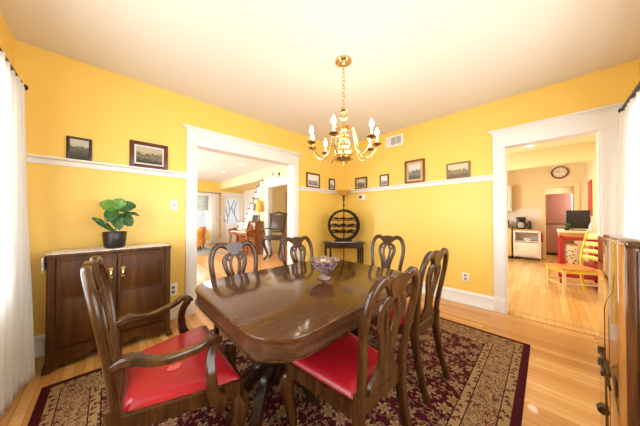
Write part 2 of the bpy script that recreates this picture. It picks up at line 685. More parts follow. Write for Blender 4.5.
# openings
LY0, LY1, LZ = -2.778, -1.245, 2.116        # in the left wall (x = 0)
RX0, RX1, RZ = 2.731, 3.485, 2.090          # in the right wall (y = 0)


def wall_piece(mb, axis, at, depth, spans):
    """spans: (a0, a1, z0, z1) boxes along the wall"""
    for a0, a1, z0, z1 in spans:
        if axis == 'x':
            mb.span((at, a0, z0), (at + depth, a1, z1))
        else:
            mb.span((a0, at, z0), (a1, at + depth, z1))


m = MB()
m.span((-0.0, YN, -0.1), (XR, 0.0, 0.0))
struct(m.build('floor', 'oak'))
m = MB()
m.span((-T, YN - T, H), (XR + T, T, H + 0.1))
struct(m.build('ceiling', 'ceiling'))

m = MB()
wall_piece(m, 'x', 0, -T, [(YN - T, LY0, 0, H), (LY1, T, 0, H), (LY0, LY1, LZ, H)])
struct(m.build('wall_left', 'yellow'))
m = MB()
wall_piece(m, 'y', 0, T, [(0.0, RX0, 0, H), (RX1, XR + T, 0, H), (RX0, RX1, RZ, H)])
struct(m.build('wall_right', 'yellow'))
# window walls (each with a real opening)
WN = (0.62, 2.55, 0.70, 2.10)     # x0,x1,z0,z1 in wall_near
WR = (-3.45, -0.50, 0.70, 2.05)   # y0,y1,z0,z1 in wall_side
m = MB()
wall_piece(m, 'y', YN, -T, [(0, WN[0], 0, H), (WN[1], XR + T, 0, H), (WN[0], WN[1], 0, WN[2]), (WN[0], WN[1], WN[3], H)])
struct(m.build('wall_near', 'yellow'))
m = MB()
wall_piece(m, 'x', XR, T, [(YN, WR[0], 0, H), (WR[1], 0, 0, H), (WR[0], WR[1], 0, WR[2]), (WR[0], WR[1], WR[3], H)])
struct(m.build('wall_side', 'yellow'))


def window(name, axis, at, a0, a1, z0, z1, inward, mull=1, depth=T, rails=True):
    """window set in a wall: frame (top-level structure) with a pane child"""
    f = MB()
    t = 0.05
    lo, hi = (at, at + depth) if depth > 0 else (at + depth, at)

    def sp(p0, p1, q0, q1, d0=lo + 0.03, d1=hi - 0.03):
        if axis == 'x':
            f.span((d0, p0, q0), (d1, p1, q1), 0.004)
        else:
            f.span((p0, d0, q0), (p1, d1, q1), 0.004)
    sp(a0, a0 + t, z0, z1)
    sp(a1 - t, a1, z0, z1)
    sp(a0 + t, a1 - t, z0, z0 + t)
    sp(a0 + t, a1 - t, z1 - t, z1)
    for i in range(mull):
        c = a0 + (a1 - a0) * (i + 1) / (mull + 1)
        sp(c - 0.04, c + 0.04, z0 + t, z1 - t, lo + 0.028, hi - 0.028)
    if rails:
        zc = (z0 + z1) / 2
        sp(a0 + t, a1 - t, zc - 0.02, zc + 0.02, lo + 0.033, hi - 0.033)
    # casing on the room side
    c0, c1 = sorted((at, at + inward * 0.022))
    for p0, p1, q0, q1 in ((a0 - 0.11, a0, z0 - 0.02, z1), (a1, a1 + 0.11, z0 - 0.02, z1), (a0 - 0.11, a1 + 0.11, z1, z1 + 0.14), (a0 - 0.13, a1 + 0.13, z0 - 0.05, z0)):
        sp(p0, p1, q0, q1, c0, c1)
    o = struct(f.build(name, 'white'))
    g = MB()
    mid = (lo + hi) / 2
    if axis == 'x':
        g.span((mid - 0.003, a0 + 0.04, z0 + 0.04), (mid + 0.003, a1 - 0.04, z1 - 0.04))
    else:
        g.span((a0 + 0.04, mid - 0.003, z0 + 0.04), (a1 - 0.04, mid + 0.003, z1 - 0.04))
    g.build('pane', 'glass', o)
    return o


window('window_1', 'y', YN, WN[0], WN[1], WN[2], WN[3], 1, 1, -T)
window('window_2', 'x', XR, WR[0], WR[1], WR[2], WR[3], -1, 2, T)


def base_run(name, pts, mat='white'):
    """baseboard pieces: list of (axis, wallcoord, outward, a0, a1)"""
    f = MB()
    for axis, at, s, a0, a1 in pts:
        prof = [(0, 0), (s * 0.030, 0), (s * 0.030, 0.018), (s * 0.020, 0.030), (s * 0.018, 0.135), (s * 0.024, 0.142), (s * 0.020, 0.160), (s * 0.012, 0.174), (0, 0.178)]
        if axis == 'x':
            f.prism([(at + u, v) for u, v in prof], 'y', a0, a1)
        else:
            f.prism([(at + u, v) for u, v in prof], 'x', a0, a1)
    return struct(f.build(name, mat))


CW = 0.113
base_run('baseboard_left', [('x', 0, 1, YN, LY0 - CW), ('x', 0, 1, LY1 + CW, 0)])
base_run('baseboard_right', [('y', 0, -1, 0, RX0 - CW)])
base_run('baseboard_near', [('y', YN, 1, 0, XR)])
base_run('baseboard_side', [('x', XR, -1, YN, 0)])


def rail_run(name, pts):
    f = MB()
    for axis, at, s, a0, a1 in pts:
        prof = [(0, 1.682), (s * 0.016, 1.682), (s * 0.018, 1.722), (s * 0.030, 1.730), (s * 0.060, 1.732), (s * 0.062, 1.746), (0, 1.747)]
        if axis == 'x':
            f.prism([(at + u, v) for u, v in prof], 'y', a0, a1)
        else:
            f.prism([(at + u, v) for u, v in prof], 'x', a0, a1)
    return struct(f.build(name, 'white'))


rail_run('trim_1', [('x', 0, 1, YN, LY0 - CW), ('x', 0, 1, LY1 + CW, 0)])
rail_run('trim_2', [('y', 0, -1, 0, RX0 - CW)])


def casing(name, axis, at, s, a0, a1, ztop, zhead, depth):
    """cased opening: two side boards, header, moulded cap, and the jamb lining"""
    f = MB()

    def sp(p0, p1, q0, q1, d0, d1, bev=0.003):
        d0, d1 = sorted((d0, d1))
        if axis == 'x':
            f.span((d0, p0, q0), (d1, p1, q1), bev)
        else:
            f.span((p0, d0, q0), (p1, d1, q1), bev)
    for side, wc in ((s, at), (-s, at - s * depth)):
        sp(a0 - CW, a0 + 0.004, 0.2, ztop, wc, wc + side * 0.022)
        sp(a1 - 0.004, a1 + CW, 0.2, ztop, wc, wc + side * 0.022)
        sp(a0 - CW - 0.002, a0 + 0.004, 0.0, 0.2, wc, wc + side * 0.027)     # plinth blocks
        sp(a1 - 0.004, a1 + CW + 0.002, 0.0, 0.2, wc, wc + side * 0.027)
        sp(a0 - CW, a1 + CW, ztop, zhead - 0.035, wc, wc + side * 0.025)
        sp(a0 - CW - 0.015, a1 + CW + 0.015, zhead - 0.042, zhead - 0.02, wc, wc + side * 0.04)
        sp(a0 - CW - 0.045, a1 + CW + 0.045, zhead - 0.02, zhead, wc, wc + side * 0.065)
    e = at - s * depth
    sp(a0 - 0.001, a0 + 0.016, 0, ztop, at, e, 0)
    sp(a1 - 0.016, a1 + 0.001, 0, ztop, at, e, 0)
    sp(a0, a1, ztop - 0.002, ztop + 0.014, at, e, 0)
    return struct(f.build(name, 'white'))


casing('trim_3', 'x', 0, 1, LY0, LY1, LZ, 2.331, T)
casing('trim_4', 'y', 0, -1, RX0, RX1, RZ, 2.308, T)

# ---------------------------------------------------------------- living room beyond the left opening
LX = -6.90
m = MB()
m.span((LX - T, YN, -0.1), (0.0, 1.05, -0.001))
m.span((-3.3, 1.05, -0.1), (-1.2, 3.2, -0.001))
struct(m.build('floor_living', 'living_oak'))
m = MB()
m.span((LX - T, YN - T, H), (-T, 0.0, H + 0.1))
M['living_ceiling'] = plain('living_ceiling_paint', 'f3f0ec', 0.7, var=0.01, scale=2)
struct(m.build('ceiling_living', 'living_ceiling'))
m = MB()
m.span((LX - T, 0.02, 2.392), (-3.2, 1.1, 2.6))
m.span((-3.3, T, 2.6), (-1.1, 3.3, 2.7))
struct(m.build('ceiling_hall', 'yellow'))
WF = (-2.6, -0.50, 0.62, 2.05)      # window in the far wall (y0,y1,z0,z1)
DX0, DX1 = 0.10, 0.94            # front door
m = MB()
wall_piece(m, 'x', LX, -T, [(YN, WF[0], 0, H), (WF[1], DX0, 0, H), (DX1, 1.1, 0, H), (DX0, DX1, 2.12, H), (WF[0], WF[1], 0, WF[2]), (WF[0], WF[1], WF[3], H)])
struct(m.build('wall_living_far', 'yellow'))
window('window_3', 'x', LX, WF[0], WF[1], WF[2], WF[3], 1, 2, -T)
# wall in line with the dining room's right wall; a cased doorway, then cut off along the stair
D2 = (-2.93, -1.72, 2.10)
m = MB()
m.span((D2[1], 0, 0), (-T, T, H))
m.span((D2[0], 0, D2[2]), (D2[1], T, H))
m.span((-3.12, 0, 0), (D2[0], T, H))
m.prism([(-3.12, 0), (-3.12, 2.44), (-4.85, 0.42), (-4.85, 0)], 'y', 0, T)
m.span((LX, 0, 2.385), (-3.12, T, H))
struct(m.build('wall_living_stair', 'cream_wall'))
casing('trim_5', 'y', 0, -1, D2[0], D2[1], D2[2], 2.32, T)
base_run('baseboard_living', [('y', 0, -1, -4.95, D2[0] - CW), ('y', 0, -1, D2[1] + CW, -T), ('x', LX, 1, YN, DX0 - CW), ('x', -T, -1, YN, LY0 - CW), ('x', -T, -1, LY1 + CW, 0)])
WS = (-5.6, -1.2, 0.6, 2.2)
m = MB()
wall_piece(m, 'y', YN, -T, [(LX, WS[0], 0, H), (WS[1], -0.0, 0, H), (WS[0], WS[1], 0, WS[2]), (WS[0], WS[1], WS[3], H)])
struct(m.build('wall_living_near', 'yellow'))
window('added_window_4', 'y', YN, WS[0], WS[1], WS[2], WS[3], 1, 3, -T)  # out-of-view window added to let light into the living room
m = MB()
wall_piece(m, 'y', 1.05, T, [(LX, -3.2, 0, 2.6)])
struct(m.build('wall_hall', 'white'))
# side room behind the doorway
m = MB()
m.span((-3.3, 2.9, 0), (-3.05, 3.05, 2.6))
m.span((-1.75, 2.9, 0), (-1.2, 3.05, 2.6))
m.span((-3.05, 2.9, 0), (-1.75, 3.05, 0.7))
m.span((-3.05, 2.9, 2.1), (-1.75, 3.05, 2.6))
m.span((-3.3, T, 0), (-3.2, 3.05, 2.6))
m.span((-1.3, T, 0), (-1.2, 3.05, 2.6))
struct(m.build('wall_side_room', 'kitchen_wall'))
window('window_5', 'y', 2.9, -3.05, -1.75, 0.7, 2.1, -1, 1, 0.15)
# chair rail and pale door seen through that doorway
m = MB()
m.span((-3.2, 1.06, 1.0), (-3.175, 2.9, 1.06), 0.004)
struct(m.build('trim_6', 'white'))
dr = MB()
dr.span((-3.2, 0.85, 0.0), (-3.17, 1.62, 2.02), 0.004)
for z0, z1 in ((0.2, 0.9), (1.05, 1.85)):
    dr.span((-3.175, 0.97, z0), (-3.162, 1.50, z1), 0.006)
dr = struct(dr.build('door_2', 'beige_door'))

# front door with glazed upper half
m = MB()
x0 = LX - 0.07
m.span((x0, DX0, 0.0), (x0 + 0.045, DX0 + 0.13, 2.12), 0.004)
m.span((x0, DX1 - 0.13, 0.0), (x0 + 0.045, DX1, 2.12), 0.004)
m.span((x0, DX0 + 0.13, 1.97), (x0 + 0.043, DX1 - 0.13, 2.12), 0.002)
m.span((x0, DX0 + 0.13, 0.0), (x0 + 0.043, DX1 - 0.13, 0.85), 0.002)
m.span((x0 + 0.04, DX0 + 0.2, 0.25), (x0 + 0.055, DX1 - 0.2, 0.7), 0.008)
door = struct(m.build('door_1', 'white'))
MB().span((x0 + 0.02, DX0 + 0.12, 0.84), (x0 + 0.026, DX1 - 0.12, 1.98)).build('pane', 'glass', door)
g = MB()
for pts_ in ([(0.30, 0.86), (0.33, 1.15), (0.40, 1.45), (0.37, 1.70), (0.30, 1.96)], [(0.40, 1.45), (0.50, 1.62), (0.58, 1.80), (0.62, 1.96)],
             [(0.78, 0.86), (0.70, 1.10), (0.62, 1.30), (0.66, 1.62), (0.76, 1.90)], [(0.62, 1.30), (0.54, 1.42), (0.50, 1.62)], [(0.33, 1.15), (0.26, 1.38), (0.24, 1.62)]):
    g.tube(catmull([(x0 + 0.034, yy, zz) for yy, zz in pts_], 5), 0.018, 6)
g.build('branch_pattern', 'grey_metal', door)  # added branching tubes imitate the tree shapes showing in the glass
MB().lathe([(0, 0), (0.02, 0), (0.014, 0.02), (0.03, 0.04), (0.025, 0.065), (0, 0.07)], (x0 + 0.045, DX0 + 0.06, 1.0), 12, (0, PI / 2, 0)).build('door_knob', 'black_metal', door)
f = MB()
f.span((LX, DX0 - 0.085, 0), (LX + 0.022, DX0, 2.12), 0.003)
f.span((LX, DX1, 0), (LX + 0.022, DX1 + 0.10, 2.12), 0.003)
f.span((LX, DX0 - 0.085, 2.12), (LX + 0.025, DX1 + 0.10, 2.27), 0.003)
struct(f.build('trim_7', 'white'))
# stair: closed stringer, white risers, grey tread noses, far balustrade wall
m = MB()
n_st = 11
sx0, sx1, sz0, sz1 = -5.0, -3.26, 0.36, 2.36
run, rise = (sx1 - sx0) / n_st, (sz1 - sz0) / n_st
poly = [(sx0 + 0.06, sz0 - 0.12)]
for i in range(n_st):
    poly += [(sx0 + i * run, sz0 + i * rise), (sx0 + i * run, sz0 + (i + 1) * rise), (sx0 + (i + 1) * run, sz0 + (i + 1) * rise)]
poly += [(sx1, sz1 - 0.16)]
# keep polygon simple: last point under the top tread
m.prism(poly, 'y', -0.012, 0.95)
struct(m.build('stairs', 'white'), 'white painted staircase rising beside the living room wall')
st = bpy.data.objects['stairs']
for i in range(n_st):
    MB().span((sx0 + i * run - 0.04, -0.035, sz0 + (i + 1) * rise - 0.012), (sx0 + (i + 1) * run, 0.95, sz0 + (i + 1) * rise + 0.030), 0.006).build('tread', 'tread', st)
m = MB()
m.prism([(-5.05, 0.0), (-3.55, 0.0), (-3.55, 2.5), (-3.75, 2.5), (-5.05, 0.95)], 'y', 0.96, 1.045)
struct(m.build('wall_stair_rail', 'white'))

# ---------------------------------------------------------------- kitchen beyond the right opening
KX0, KX1, KY, KH = 1.50, 3.80, 5.20, 2.62
m = MB()
m.span((KX0, 0.0, -0.1), (KX1 + 0.3, KY + 0.14, -0.001))
m.span((2.4, KY + 0.14, -0.1), (KX1 + 0.3, 7.6, -0.001))
struct(m.build('floor_kitchen', 'kitchen_oak'))
m = MB()
m.span((KX0, T, KH), (KX1, KY + T, KH + 0.1))
m.span((2.3, KY + T, KH - 0.2), (KX1, 7.6, KH - 0.1))
struct(m.build('ceiling_kitchen', 'kitchen_ceiling'))
KD = (3.09, 3.62, 2.0)
m = MB()
wall_piece(m, 'y', KY, T, [(KX0, KD[0], 0, KH), (KD[1], KX1, 0, KH), (KD[0], KD[1], KD[2], KH)])
struct(m.build('wall_kitchen_far', 'kitchen_wall'))
WK = (0.9, 3.9, 0.95, 2.1)
m = MB()
wall_piece(m, 'x', KX0, -T, [(T, WK[0], 0, KH), (WK[1], KY + T, 0, KH), (WK[0], WK[1], 0, WK[2]), (WK[0], WK[1], WK[3], KH)])
struct(m.build('wall_kitchen_left', 'kitchen_wall'))
window('added_window_6', 'x', KX0, WK[0], WK[1], WK[2], WK[3], 1, 2, -T)  # out-of-view window added so the kitchen gets light
m = MB()
wall_piece(m, 'x', KX1, T, [(T, KY + T, 0, KH)])
struct(m.build('wall_kitchen_right', 'kitchen_wall'))
m = MB()
m.span((2.3, 7.5, 0), (KX1 + T, 7.6, KH))
m.span((2.3, KY + T, 0), (2.4, 7.5, KH))
wall_piece(m, 'x', KX1, T, [(KY + T, 5.9, 0, KH), (7.1, 7.5, 0, KH), (5.9, 7.1, 0, 0.95), (5.9, 7.1, 2.1, KH)])
struct(m.build('wall_back_room', 'kitchen_wall'))
window('window_7', 'x', KX1, 5.9, 7.1, 0.95, 2.1, -1, 1, T)
m = MB()
m.span((KX0, 3.0, 2.29), (KX1, 3.22, KH), 0.004)
struct(m.build('trim_9', 'kitchen_wall'), 'boxed beam crossing the kitchen ceiling')
f = MB()
for p0, p1, q0, q1 in ((KD[0] - 0.09, KD[0], 0, 2.0), (KD[1], KD[1] + 0.09, 0, 2.0), (KD[0] - 0.09, KD[1] + 0.09, 2.0, 2.12)):
    f.span((p0, KY - 0.02, q0), (p1, KY, q1), 0.003)
struct(f.build('trim_10', 'kitchen_wall'))
base_run('baseboard_kitchen', [('x', KX1, -1, T, KY), ('y', KY, -1, KX0, KD[0] - 0.09)])
# pale tiled wainscot on the kitchen's far wall
m = MB()
m.span((KX0, KY - 0.012, 0.18), (KD[0] - 0.09, KY, 1.42), 0.002)
struct(m.build('trim_11', 'cart_white'))
# oak threshold between the two floors
m = MB()
m.span((RX0 + 0.016, -0.012, 0.0), (RX1 - 0.016, T + 0.03, 0.008), 0.003)
struct(m.build('trim_12', 'kitchen_oak'))

# ================================================================== DINING ROOM
# ---- rug
RHX, RHY = 1.19, 1.595
RCX, RCY = 1.790, -2.310
m = MB()
m.span((RCX - RHX, RCY - RHY, 0.0), (RCX + RHX, RCY + RHY, 0.010), 0.004)
M['rug'] = rug_mat(RHX, RHY)
tag(m.build('rug', 'rug', None, (RCX, RCY, 0.0)), 'large dark red oriental rug with tan floral border under the dining table', 'rug')
RZ0 = 0.010

# ---- dining table
TX0, TX1, TY0, TY1 = 1.385, 2.435, -3.185, -1.81
tcx, tcy = (TX0 + TX1) / 2, (TY0 + TY1) / 2
tb = thing('dining_table', 'polished dark wood dining table with rounded corners in the middle of the rug', 'table', (tcx, tcy, RZ0))
hx, hy = (TX1 - TX0) / 2, (TY1 - TY0) / 2


def rrect(hx, hy, r, n=9, bow=0.0):
    pts = []
    for cx, cy, a0 in ((hx - r, hy - r, 0), (-hx + r, hy - r, 90), (-hx + r, -hy + r, 180), (hx - r, -hy + r, 270)):
        for i in range(n + 1):
            a = math.radians(a0 + 90 * i / n)
            pts.append((cx + r * math.cos(a), cy + r * math.sin(a)))
    return pts


zt = 0.76 - RZ0
MB().prism(rrect(hx, hy, 0.20), 'z', zt - 0.022, zt, 0.006).build('tabletop', 'walnut_x', tb, ang=30)
# apron: a hollow band
b = MB()
o_ = rrect(hx - 0.018, hy - 0.018, 0.185)
ring = [Vector((x, y, zt - 0.055)) for x, y in o_]
b.sweep(ring, 0.011, 0.033, (0, 0, 1), [(-1, -1), (1, -1), (1, 1), (-1, 1)], True)
ap = b.build('apron', 'walnut_apron', tb)
b = MB()
b.sweep([Vector((x, y, zt - 0.086)) for x, y in rrect(hx - 0.012, hy - 0.012, 0.19)], 0.014, 0.004, (0, 0, 1), RECT, True)
b.build('bead_moulding', 'chair_wood', ap)
b = MB()
b.span((-hx + 0.06, -0.012, zt - 0.07), (hx - 0.06, 0.012, zt - 0.022))
b.span((-0.03, -hy + 0.05, zt - 0.06), (0.03, hy - 0.05, zt - 0.022))
b.build('underframe', 'dark_wood', tb)
for py in (-0.33, 0.33):
    pd = MB().lathe([(0, 0.20), (0.055, 0.20), (0.06, 0.24), (0.04, 0.28), (0.052, 0.36), (0.06, 0.44), (0.04, 0.52), (0.035, 0.56), (0.06, 0.60), (0.07, 0.64), (0.11, 0.655), (0.11, zt - 0.06), (0, zt - 0.06)], (0, py, 0), 20).build('pedestal', 'dark_wood', tb)
    for q in range(4):
        a = (60, 120, 240, 300)[q] * PI / 180
        c_, s_ = math.cos(a), math.sin(a)
        pts = [(0.03, 0.27), (0.10, 0.27), (0.17, 0.19), (0.215, 0.08), (0.255, 0.022), (0.28, 0.02)]
        P3 = catmull([(c_ * r, py + s_ * r, z) for r, z in pts], 5)
        MB().sweep(P3, lerp_list([0.035, 0.042, 0.036, 0.026, 0.022, 0.018], 5), lerp_list([0.026, 0.026, 0.024, 0.022, 0.022, 0.022], 5), (-s_, c_, 0)).clamp0().build('foot', 'dark_wood', pd)


# ---- dining chairs
def make_chair(name, label, group, loc, rz, fw=0.242, rw=0.178, depth=0.44, zs=0.472, ht=0.968, arms=False):
    """front is +y; origin on the floor in the middle of the seat"""
    t = thing(name, label, 'armchair' if arms else 'chair', loc, rz, group)
    yf, yr = depth / 2, -depth / 2
    Z0 = zs - 0.052
    # seat rail frame
    f = MB()

    def rail(p, q, hw=0.014):
        f.sweep([Vector(p), Vector(q)], 0.030, hw, (Vector(q) - Vector(p)).cross(Vector((0, 0, 1))), [(-1, -1), (1, -1), (1, 1), (-1, 1)])
    rail((-fw + .02, yf - .014, Z0), (fw - .02, yf - .014, Z0))
    rail((-rw + .01, yr + .01, Z0), (rw - .01, yr + .01, Z0))
    rail((-fw + .014, yf - .02, Z0), (-rw + .006, yr + .01, Z0))
    rail((fw - .014, yf - .02, Z0), (rw - .006, yr + .01, Z0))
    f.build('seat_frame', 'chair_wood', t)
    # upholstered drop-in seat: domed pad
    def pad(u, v):
        y = yr + 0.026 + (depth - 0.034) * v
        hw = (rw - 0.012) + ((fw - 0.012) - (rw - 0.012)) * v
        x = hw * (2 * u - 1)
        eu = min(u, 1 - u) * 2 * hw
        ev = min(v, 1 - v) * depth
        e = min(eu, ev)
        r = 0.05
        z = zs - 0.024 + (0.030 * math.sqrt(max(0, 1 - (1 - min(e, r) / r) ** 2))) + 0.018 * math.sin(PI * u) * math.sin(PI * v)
        return Vector((x, y, z))
    s = MB().grid(pad, 26, 26)
    b2 = s.bm
    ext = bmesh.ops.extrude_edge_only(b2, edges=[e for e in b2.edges if e.is_boundary])
    vs = [v for v in ext['geom'] if isinstance(v, bmesh.types.BMVert)]
    bmesh.ops.translate(b2, vec=(0, 0, -0.022), verts=vs)
    bmesh.ops.contextual_create(b2, geom=[e for e in b2.edges if e.is_boundary])
    bmesh.ops.recalc_face_normals(b2, faces=b2.faces)
    seat = s.build('seat', 'red_leather', t, ang=50)
    # cabriole front legs
    for sgn in (-1, 1):
        x, y = sgn * (fw - 0.028), yf - 0.028
        dx, dy = sgn * 0.7, 0.7
        pts = [(0, zs - 0.02), (0.0, zs - 0.09), (0.022, zs - 0.13), (0.012, zs - 0.22), (-0.012, zs - 0.33), (-0.012, 0.06), (0.006, 0.022), (0.010, 0.0)]
        P3 = catmull([(x + dx * o, y + dy * o, z) for o, z in pts], 5)
        wv = lerp_list([0.024, 0.027, 0.034, 0.026, 0.018, 0.015, 0.026, 0.024], 5)
        MB().sweep(P3, wv, wv, (sgn, 1, 0)).clamp0().build('front_leg', 'chair_wood', t)
    # rear legs, raked
    for sgn in (-1, 1):
        P3 = catmull([(sgn * (rw - 0.008), yr - 0.005, zs + 0.02), (sgn * (rw - 0.008), yr, zs - 0.1), (sgn * (rw - 0.008), yr - 0.03, 0.18), (sgn * (rw - 0.006), yr - 0.08, 0.0)], 5)
        MB().sweep(P3, lerp_list([0.020, 0.021, 0.018, 0.016], 5), lerp_list([0.022, 0.023, 0.019, 0.017], 5), (0, 1, 0)).clamp0().build('rear_leg', 'chair_wood', t)
    # the back lies on a gently raked, curved surface
    hb = ht - zs
    kx = rw / 0.185
    lean = 0.08

    def S(u, v):
        """u metres across, v 0..1 up the back"""
        return Vector((u * kx, yr - 0.006 - lean * (v ** 1.25) + 0.6 * u * u * (0 if not arms else 0.6), zs + hb * v))
    nrm = (0, 1, 0.15)
    bf = MB()
    for sgn in (-1, 1):
        pp = [(.172, 0.0), (.175, .14), (.187, .34), (.203, .52), (.210, .66), (.204, .79), (.184, .895), (.152, .960), (.118, .975), (.090, .955), (.06, .93), (.0, .925)]
        P3 = catmull([S(sgn * u, v) for u, v in pp], 5)
        bf.sweep(P3, lerp_list([.020, .019, .018, .018, .019, .020, .021, .022, .022, .022, .026, .03], 5), lerp_list([.016, .015, .014, .014, .014, .014, .014, .014, .014, .013, .012, .012], 5), nrm)
    # solid crest hump
    cp = [(-.080, .945), (-.068, .980), (-.040, 1.0), (0, 1.008), (.040, 1.0), (.068, .980), (.080, .945), (.068, .88), (.050, .83), (.032, .80), (0, .79), (-.032, .80), (-.050, .83), (-.068, .88)]

    def plate(mb, poly, th):
        b = bmesh.new()
        A = [b.verts.new(S(u, v) + Vector((0, th, 0))) for u, v in poly]
        B = [b.verts.new(S(u, v) - Vector((0, th, 0))) for u, v in poly]
        b.faces.new(A)
        b.faces.new(B[::-1])
        for i in range(len(A)):
            j = (i + 1) % len(A)
            b.faces.new((A[i], B[i], B[j], A[j]))
        bmesh.ops.recalc_face_normals(b, faces=b.faces)
        mb._merge(b)
    plate(bf, cp, 0.015)
    bf.build('back_frame', 'chair_wood', t, ang=50)
    # pierced vase splat
    sp = MB()
    for sgn in (-1, 1):
        outer = [(.026, .80), (.066, .79), (.092, .735), (.096, .65), (.082, .55), (.060, .44), (.046, .33), (.042, .22), (.050, .12), (.066, .04)]
        P3 = catmull([S(sgn * u, v) for u, v in outer], 5)
        sp.sweep(P3, lerp_list([.012, .016, .018, .018, .018, .018, .018, .018, .018, .018], 5), 0.008, nrm)
        inner = [(.014, .80), (.034, .72), (.042, .64), (.036, .54), (.022, .44), (.014, .36), (.014, .24), (.020, .13)]
        P3 = catmull([S(sgn * u, v) for u, v in inner], 5)
        sp.sweep(P3, lerp_list([.014, .013, .012, .012, .013, .014, .016, .018], 5), 0.0085, nrm)
        curl = [(.072, .80), (.070, .745), (.060, .70), (.048, .69)]
        sp.sweep(catmull([S(sgn * u, v) for u, v in curl], 4), lerp_list([.010, .009, .008, .007], 4), 0.007, nrm)
    plate(sp, [(-.034, .34), (-.020, .42), (.020, .42), (.034, .34), (.030, .26), (-.030, .26)], 0.007)
    plate(sp, [(-.120, .0), (.120, .0), (.112, .06), (.085, .10), (.066, .16), (.050, .17), (-.050, .17), (-.066, .16), (-.085, .10), (-.112, .06)], 0.009)
    sp.build('splat', 'chair_wood', t, ang=50)
    if arms:
        for sgn in (-1, 1):
            za = 0.662
            v0 = (za - zs) / hb
            p0 = S(sgn * 0.185, v0)
            pts = [p0 + Vector((0, 0.01, -0.012)), p0 + Vector((sgn * 0.012, 0.06, 0.0)), Vector((sgn * (fw - 0.075), -0.08, za - 0.026)), Vector((sgn * (fw - 0.030), 0.04, za - 0.004)), Vector((sgn * (fw - 0.025), yf - 0.145, za + 0.020)), Vector((sgn * (fw - 0.036), yf - 0.112, za + 0.004)), Vector((sgn * (fw - 0.042), yf - 0.108, za - 0.012))]
            P3 = catmull(pts, 6)
            MB().sweep(P3, lerp_list([.022, .026, .020, .020, .022, .024, .018], 6), lerp_list([.016, .018, .014, .014, .014, .016, .014], 6), (0, 0, 1)).build('arm', 'chair_wood', t)
            pts = [Vector((sgn * (fw - 0.034), yf - 0.118, za - 0.008)), Vector((sgn * (fw - 0.018), yf - 0.140, za - 0.055)), Vector((sgn * (fw + 0.010), yf - 0.145, za - 0.12)), Vector((sgn * (fw + 0.008), yf - 0.135, za - 0.20)), Vector((sgn * (fw + 0.002), yf - 0.105, za - 0.26)), Vector((sgn * (fw - 0.004), yf - 0.13, zs - 0.085))]
            MB().sweep(catmull(pts, 6), lerp_list([.020, .018, .019, .024, .030, .030], 6), lerp_list([.014, .013, .013, .014, .014, .012], 6), (1, 0, 0)).build('arm_support', 'chair_wood', t)
        # scuffed patch on the leather
        def patch(u, v):
            x = 0.10 + 0.035 * (u - .5) + 0.006 * math.sin(9 * v + 3)
            y = -0.015 + 0.050 * (v - .5) + 0.010 * math.sin(7 * u + 11 * v)
            uu = x / (2 * (rw + (fw - rw) * 0.5)) + .5
            vv = (y - yr - 0.026) / (depth - 0.034)
            p = pad(uu, vv)
            return Vector((x, y, p.z + 0.0016))
        MB().grid(patch, 6, 8).build('worn_patch', 'worn', seat)
    return t


CG = 'dining chairs around the table'
ch = make_chair('dining_chair', 'red-seated wooden dining chair nearest the camera on the right long side of the table', CG, (2.345, -2.672, RZ0), math.radians(88))
dup(ch, (2.258, -1.905, RZ0), math.radians(87), 'red-seated wooden dining chair on the right long side of the table, farther from the camera', CG)
dup(ch, (1.415, -2.755, RZ0), math.radians(-90), 'wooden dining chair on the far long side before the white cased opening', CG)
dup(ch, (1.415, -2.035, RZ0), math.radians(-90), 'wooden dining chair on the far long side, directly behind the glass bowl', CG)
dup(ch, (1.755, -1.430, RZ0), math.radians(181), 'wooden dining chair at the far end of the table before the bare yellow wall', CG)
make_chair('dining_armchair', 'wooden armchair with worn red leather seat at the table end beside cabinet', CG, (1.755, -3.325, RZ0), math.radians(-3), 0.340, 0.215, 0.45, 0.474, 1.015, True)

# ---- footed bowl with potpourri
bz = 0.7605
BX, BY = 1.945, -2.425
t = thing('footed_bowl', 'marbled rose glass footed bowl standing on the dining table', 'bowl', (BX, BY, bz))
b = MB()
n = 40
prof_o = [(0.030, 0.046), (0.055, 0.055), (0.082, 0.080), (0.095, 0.105), (0.104, 0.126), (0.118, 0.140)]
prof_i = [(0.112, 0.140), (0.098, 0.124), (0.089, 0.104), (0.076, 0.083), (0.050, 0.062), (0.0, 0.056)]
bb = bmesh.new()
rings = []
for r, z in prof_o + prof_i:
    if r == 0:
        rings.append([bb.verts.new((0, 0, z))])
    else:
        amp = max(0, (z - 0.09) / 0.05)
        rings.append([bb.verts.new((r * (1 + 0.035 * amp * math.cos(8 * 2 * PI * i / n)) * math.cos(2 * PI * i / n), r * (1 + 0.035 * amp * math.cos(8 * 2 * PI * i / n)) * math.sin(2 * PI * i / n), z + 0.006 * amp * math.cos(8 * 2 * PI * i / n))) for i in range(n)])
for A, B in zip(rings, rings[1:]):
    for i in range(n):
        if len(B) == 1:
            bb.faces.new((A[i], A[(i + 1) % n], B[0]))
        else:
            bb.faces.new((A[i], A[(i + 1) % n], B[(i + 1) % n], B[i]))
bb.faces.new(rings[0][::-1])
bmesh.ops.recalc_face_normals(bb, faces=bb.faces)
b._merge(bb)
b.build('bowl', 'bowl', t, ang=60)
MB().lathe([(0, 0), (0.050, 0), (0.052, 0.006), (0.034, 0.014), (0.016, 0.022), (0.014, 0.030), (0.022, 0.040), (0.032, 0.048), (0, 0.050)], (0, 0, 0), 28).build('foot', 'bowl', t)
p = MB()
rr = random.Random(3)
for i in range(46):
    a, r = rr.uniform(0, 2 * PI), 0.066 * math.sqrt(rr.random())
    p.sphere((r * math.cos(a), r * math.sin(a), 0.108 + 0.024 * (1 - r / 0.08) + rr.uniform(-.004, .006)), rr.uniform(0.012, 0.02), (1, 0.8, 0.6), 8)
o = p.build('potpourri', 'potpourri', None)
o.location = (BX, BY, bz)
